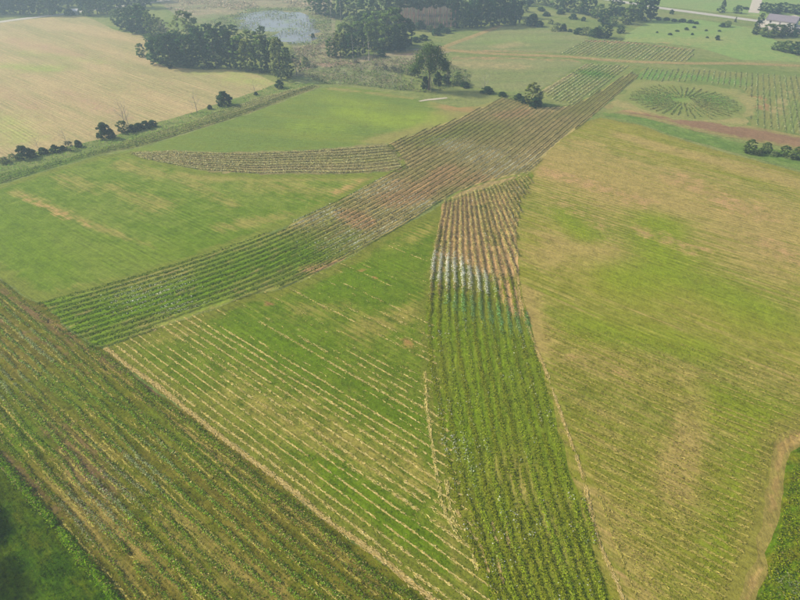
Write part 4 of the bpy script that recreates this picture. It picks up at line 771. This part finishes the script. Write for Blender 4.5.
# ------------------------------------------------------------------ farmhouse, sheds, cars
M_wall = plain_mat('white_wall', (225, 224, 222), (236, 234, 230), 1.5, .7); M_roof = plain_mat('mauve_roof', (138, 130, 146), (154, 146, 158), 1.2, .8)
M_glass, t = new_mat('window_glass'); G(t).finish((.03, .035, .04, 1), .1, None, .1, .5)
M_car = plain_mat('white_paint', (226, 228, 230), (232, 234, 236), 1, .3, .5, 0); M_black = plain_mat('black_paint', (34, 34, 38), (40, 40, 44), 1, .3, .5, 0); M_tyre = plain_mat('tyre', (30, 30, 30), (38, 38, 38), 5)
def mesh_obj(name, V, F, mat, parent):
    me = bpy.data.meshes.new(name); me.from_pydata(V, [], F); me.update(); return link(name, me, mat, parent)
def box(x0, x1, y0, y1, z0, z1):
    V = [(x, y, z) for z in (z0, z1) for y in (y0, y1) for x in (x0, x1)]
    return V, [(0, 2, 3, 1), (4, 5, 7, 6), (0, 1, 5, 4), (2, 6, 7, 3), (0, 4, 6, 2), (1, 3, 7, 5)]
def house(name, u, v, L, W, hw, hr, rot, label, roof, cat='house'):
    X, Y = gp(u, v); o = bpy.data.objects.new(name, None); C.objects.link(o); o.location = (X, Y, 0); o.rotation_euler = (0, 0, math.radians(rot)); props(o, label, cat)
    l, wd = L/2, W/2
    mesh_obj('wall', [(-l, -wd, 0), (l, -wd, 0), (l, wd, 0), (-l, wd, 0), (-l, -wd, hw), (l, -wd, hw), (l, wd, hw), (-l, wd, hw), (-l, 0, hw+hr-.1), (l, 0, hw+hr-.1)],
             [(0, 1, 5, 4), (2, 3, 7, 6), (1, 2, 6, 9, 5), (3, 0, 4, 8, 7)], M_wall, o)
    e = .5; k = hr/wd*e; R = []
    V = [(-l-e, -wd-e, hw-k), (l+e, -wd-e, hw-k), (l+e, 0, hw+hr), (-l-e, 0, hw+hr), (l+e, wd+e, hw-k), (-l-e, wd+e, hw-k)]
    V2 = V+[(x, y, z-.16) for x, y, z in V]
    mesh_obj('roof', V2, [(0, 1, 2, 3), (3, 2, 4, 5), (6, 9, 8, 7), (9, 11, 10, 8), (0, 6, 7, 1), (4, 10, 11, 5), (1, 7, 8, 2), (2, 8, 10, 4), (3, 9, 6, 0), (5, 11, 9, 3)], roof, o)
    n = max(1, int(L/4.5))
    for i in range(n):
        x = -l+L*(i+.5)/n
        if i == n//2 and n > 1: V, F = box(x-.5, x+.5, -wd-.04, -wd+.02, .05, 2.1); mesh_obj('door', V, F, M_roof, o)
        else:
            V, F = box(x-.6, x+.6, -wd-.03, -wd+.02, 1., min(hw-.3, 2.2)); mesh_obj('window', V, F, M_glass, o)
    return o
house('farmhouse', 781, 24.6, 17, 9, 3.0, 2.6, -44, 'long low white farmhouse with a mauve grey roof by the road', M_roof)
house('shed', 75, 14.3, 5.5, 4, 2.6, 1.0, 5, 'little white shed at the edge of the far left wood', plain_mat('pale_roof', (226, 226, 232), (232, 232, 236), 1, .6), 'shed')
def car(u, v, rot, mat, label):
    X, Y = gp(u, v); o = bpy.data.objects.new('parked_car', None); C.objects.link(o); o.location = (X, Y, .3); o.rotation_euler = (0, 0, math.radians(rot)); props(o, label, 'car', 'cars in the farmyard')
    prof = [(-2.25, .3), (-2.25, .85), (-1.95, .95), (-1.5, 1.45), (.35, 1.48), (1.1, .98), (2.1, .85), (2.25, .6), (2.25, .3)]
    V = [(x, s*(.88 if z < 1 else .72), z) for s in (-1, 1) for x, z in prof]; n = len(prof)
    mesh_obj('body', V, [tuple(range(n)), tuple(range(2*n-1, n-1, -1))]+[(i, i+n, (i+1) % n+n, (i+1) % n) for i in range(n)], mat, o)
    for s in (-1, 1):
        mesh_obj('window', [(-1.45, s*.86, .98), (.85, s*.86, .98), (.3, s*.76, 1.38), (-1.3, s*.76, 1.38)], [(0, 1, 2, 3)], M_glass, o)
        for x in (-1.4, 1.4):
            tv, tf = tube([(x, s*.7, .33), (x, s*.92, .33)], [.33, .33], 12); k = len(tv); tf = tf+[tuple(range(12)), tuple(range(23, 11, -1))]
            mesh_obj('wheel', tv, tf, M_tyre, o)
    mesh_obj('windscreen', [(.42, -.7, 1.45), (.42, .7, 1.45), (1.12, .82, 1.0), (1.12, -.82, 1.0)], [(0, 1, 2, 3)], M_glass, o)
car(793, 30.2, -40, M_car, 'white car parked in the farmyard at the right edge'); car(796.5, 31, 20, M_black, 'black car parked beside the white one in the farmyard')

# ------------------------------------------------------------------ haze
hz = bpy.data.meshes.new('haze'); V, F = box(-1400, 1400, -400, 1400, -1, 78); hz.from_pydata(V, [], F)
M_h, t = new_mat('haze_air'); g = G(t); pv = g.n('VolumePrincipled'); pv.inputs['Color'].default_value = (.58, .79, 1.0, 1); pv.inputs['Density'].default_value = HAZE; pv.inputs['Anisotropy'].default_value = .2
o = g.n('OutputMaterial'); t.links.new(pv.outputs[0], o.inputs['Volume'])
props(link('haze', hz, M_h), 'pale summer haze lying over the whole landscape', 'haze', kind='stuff')
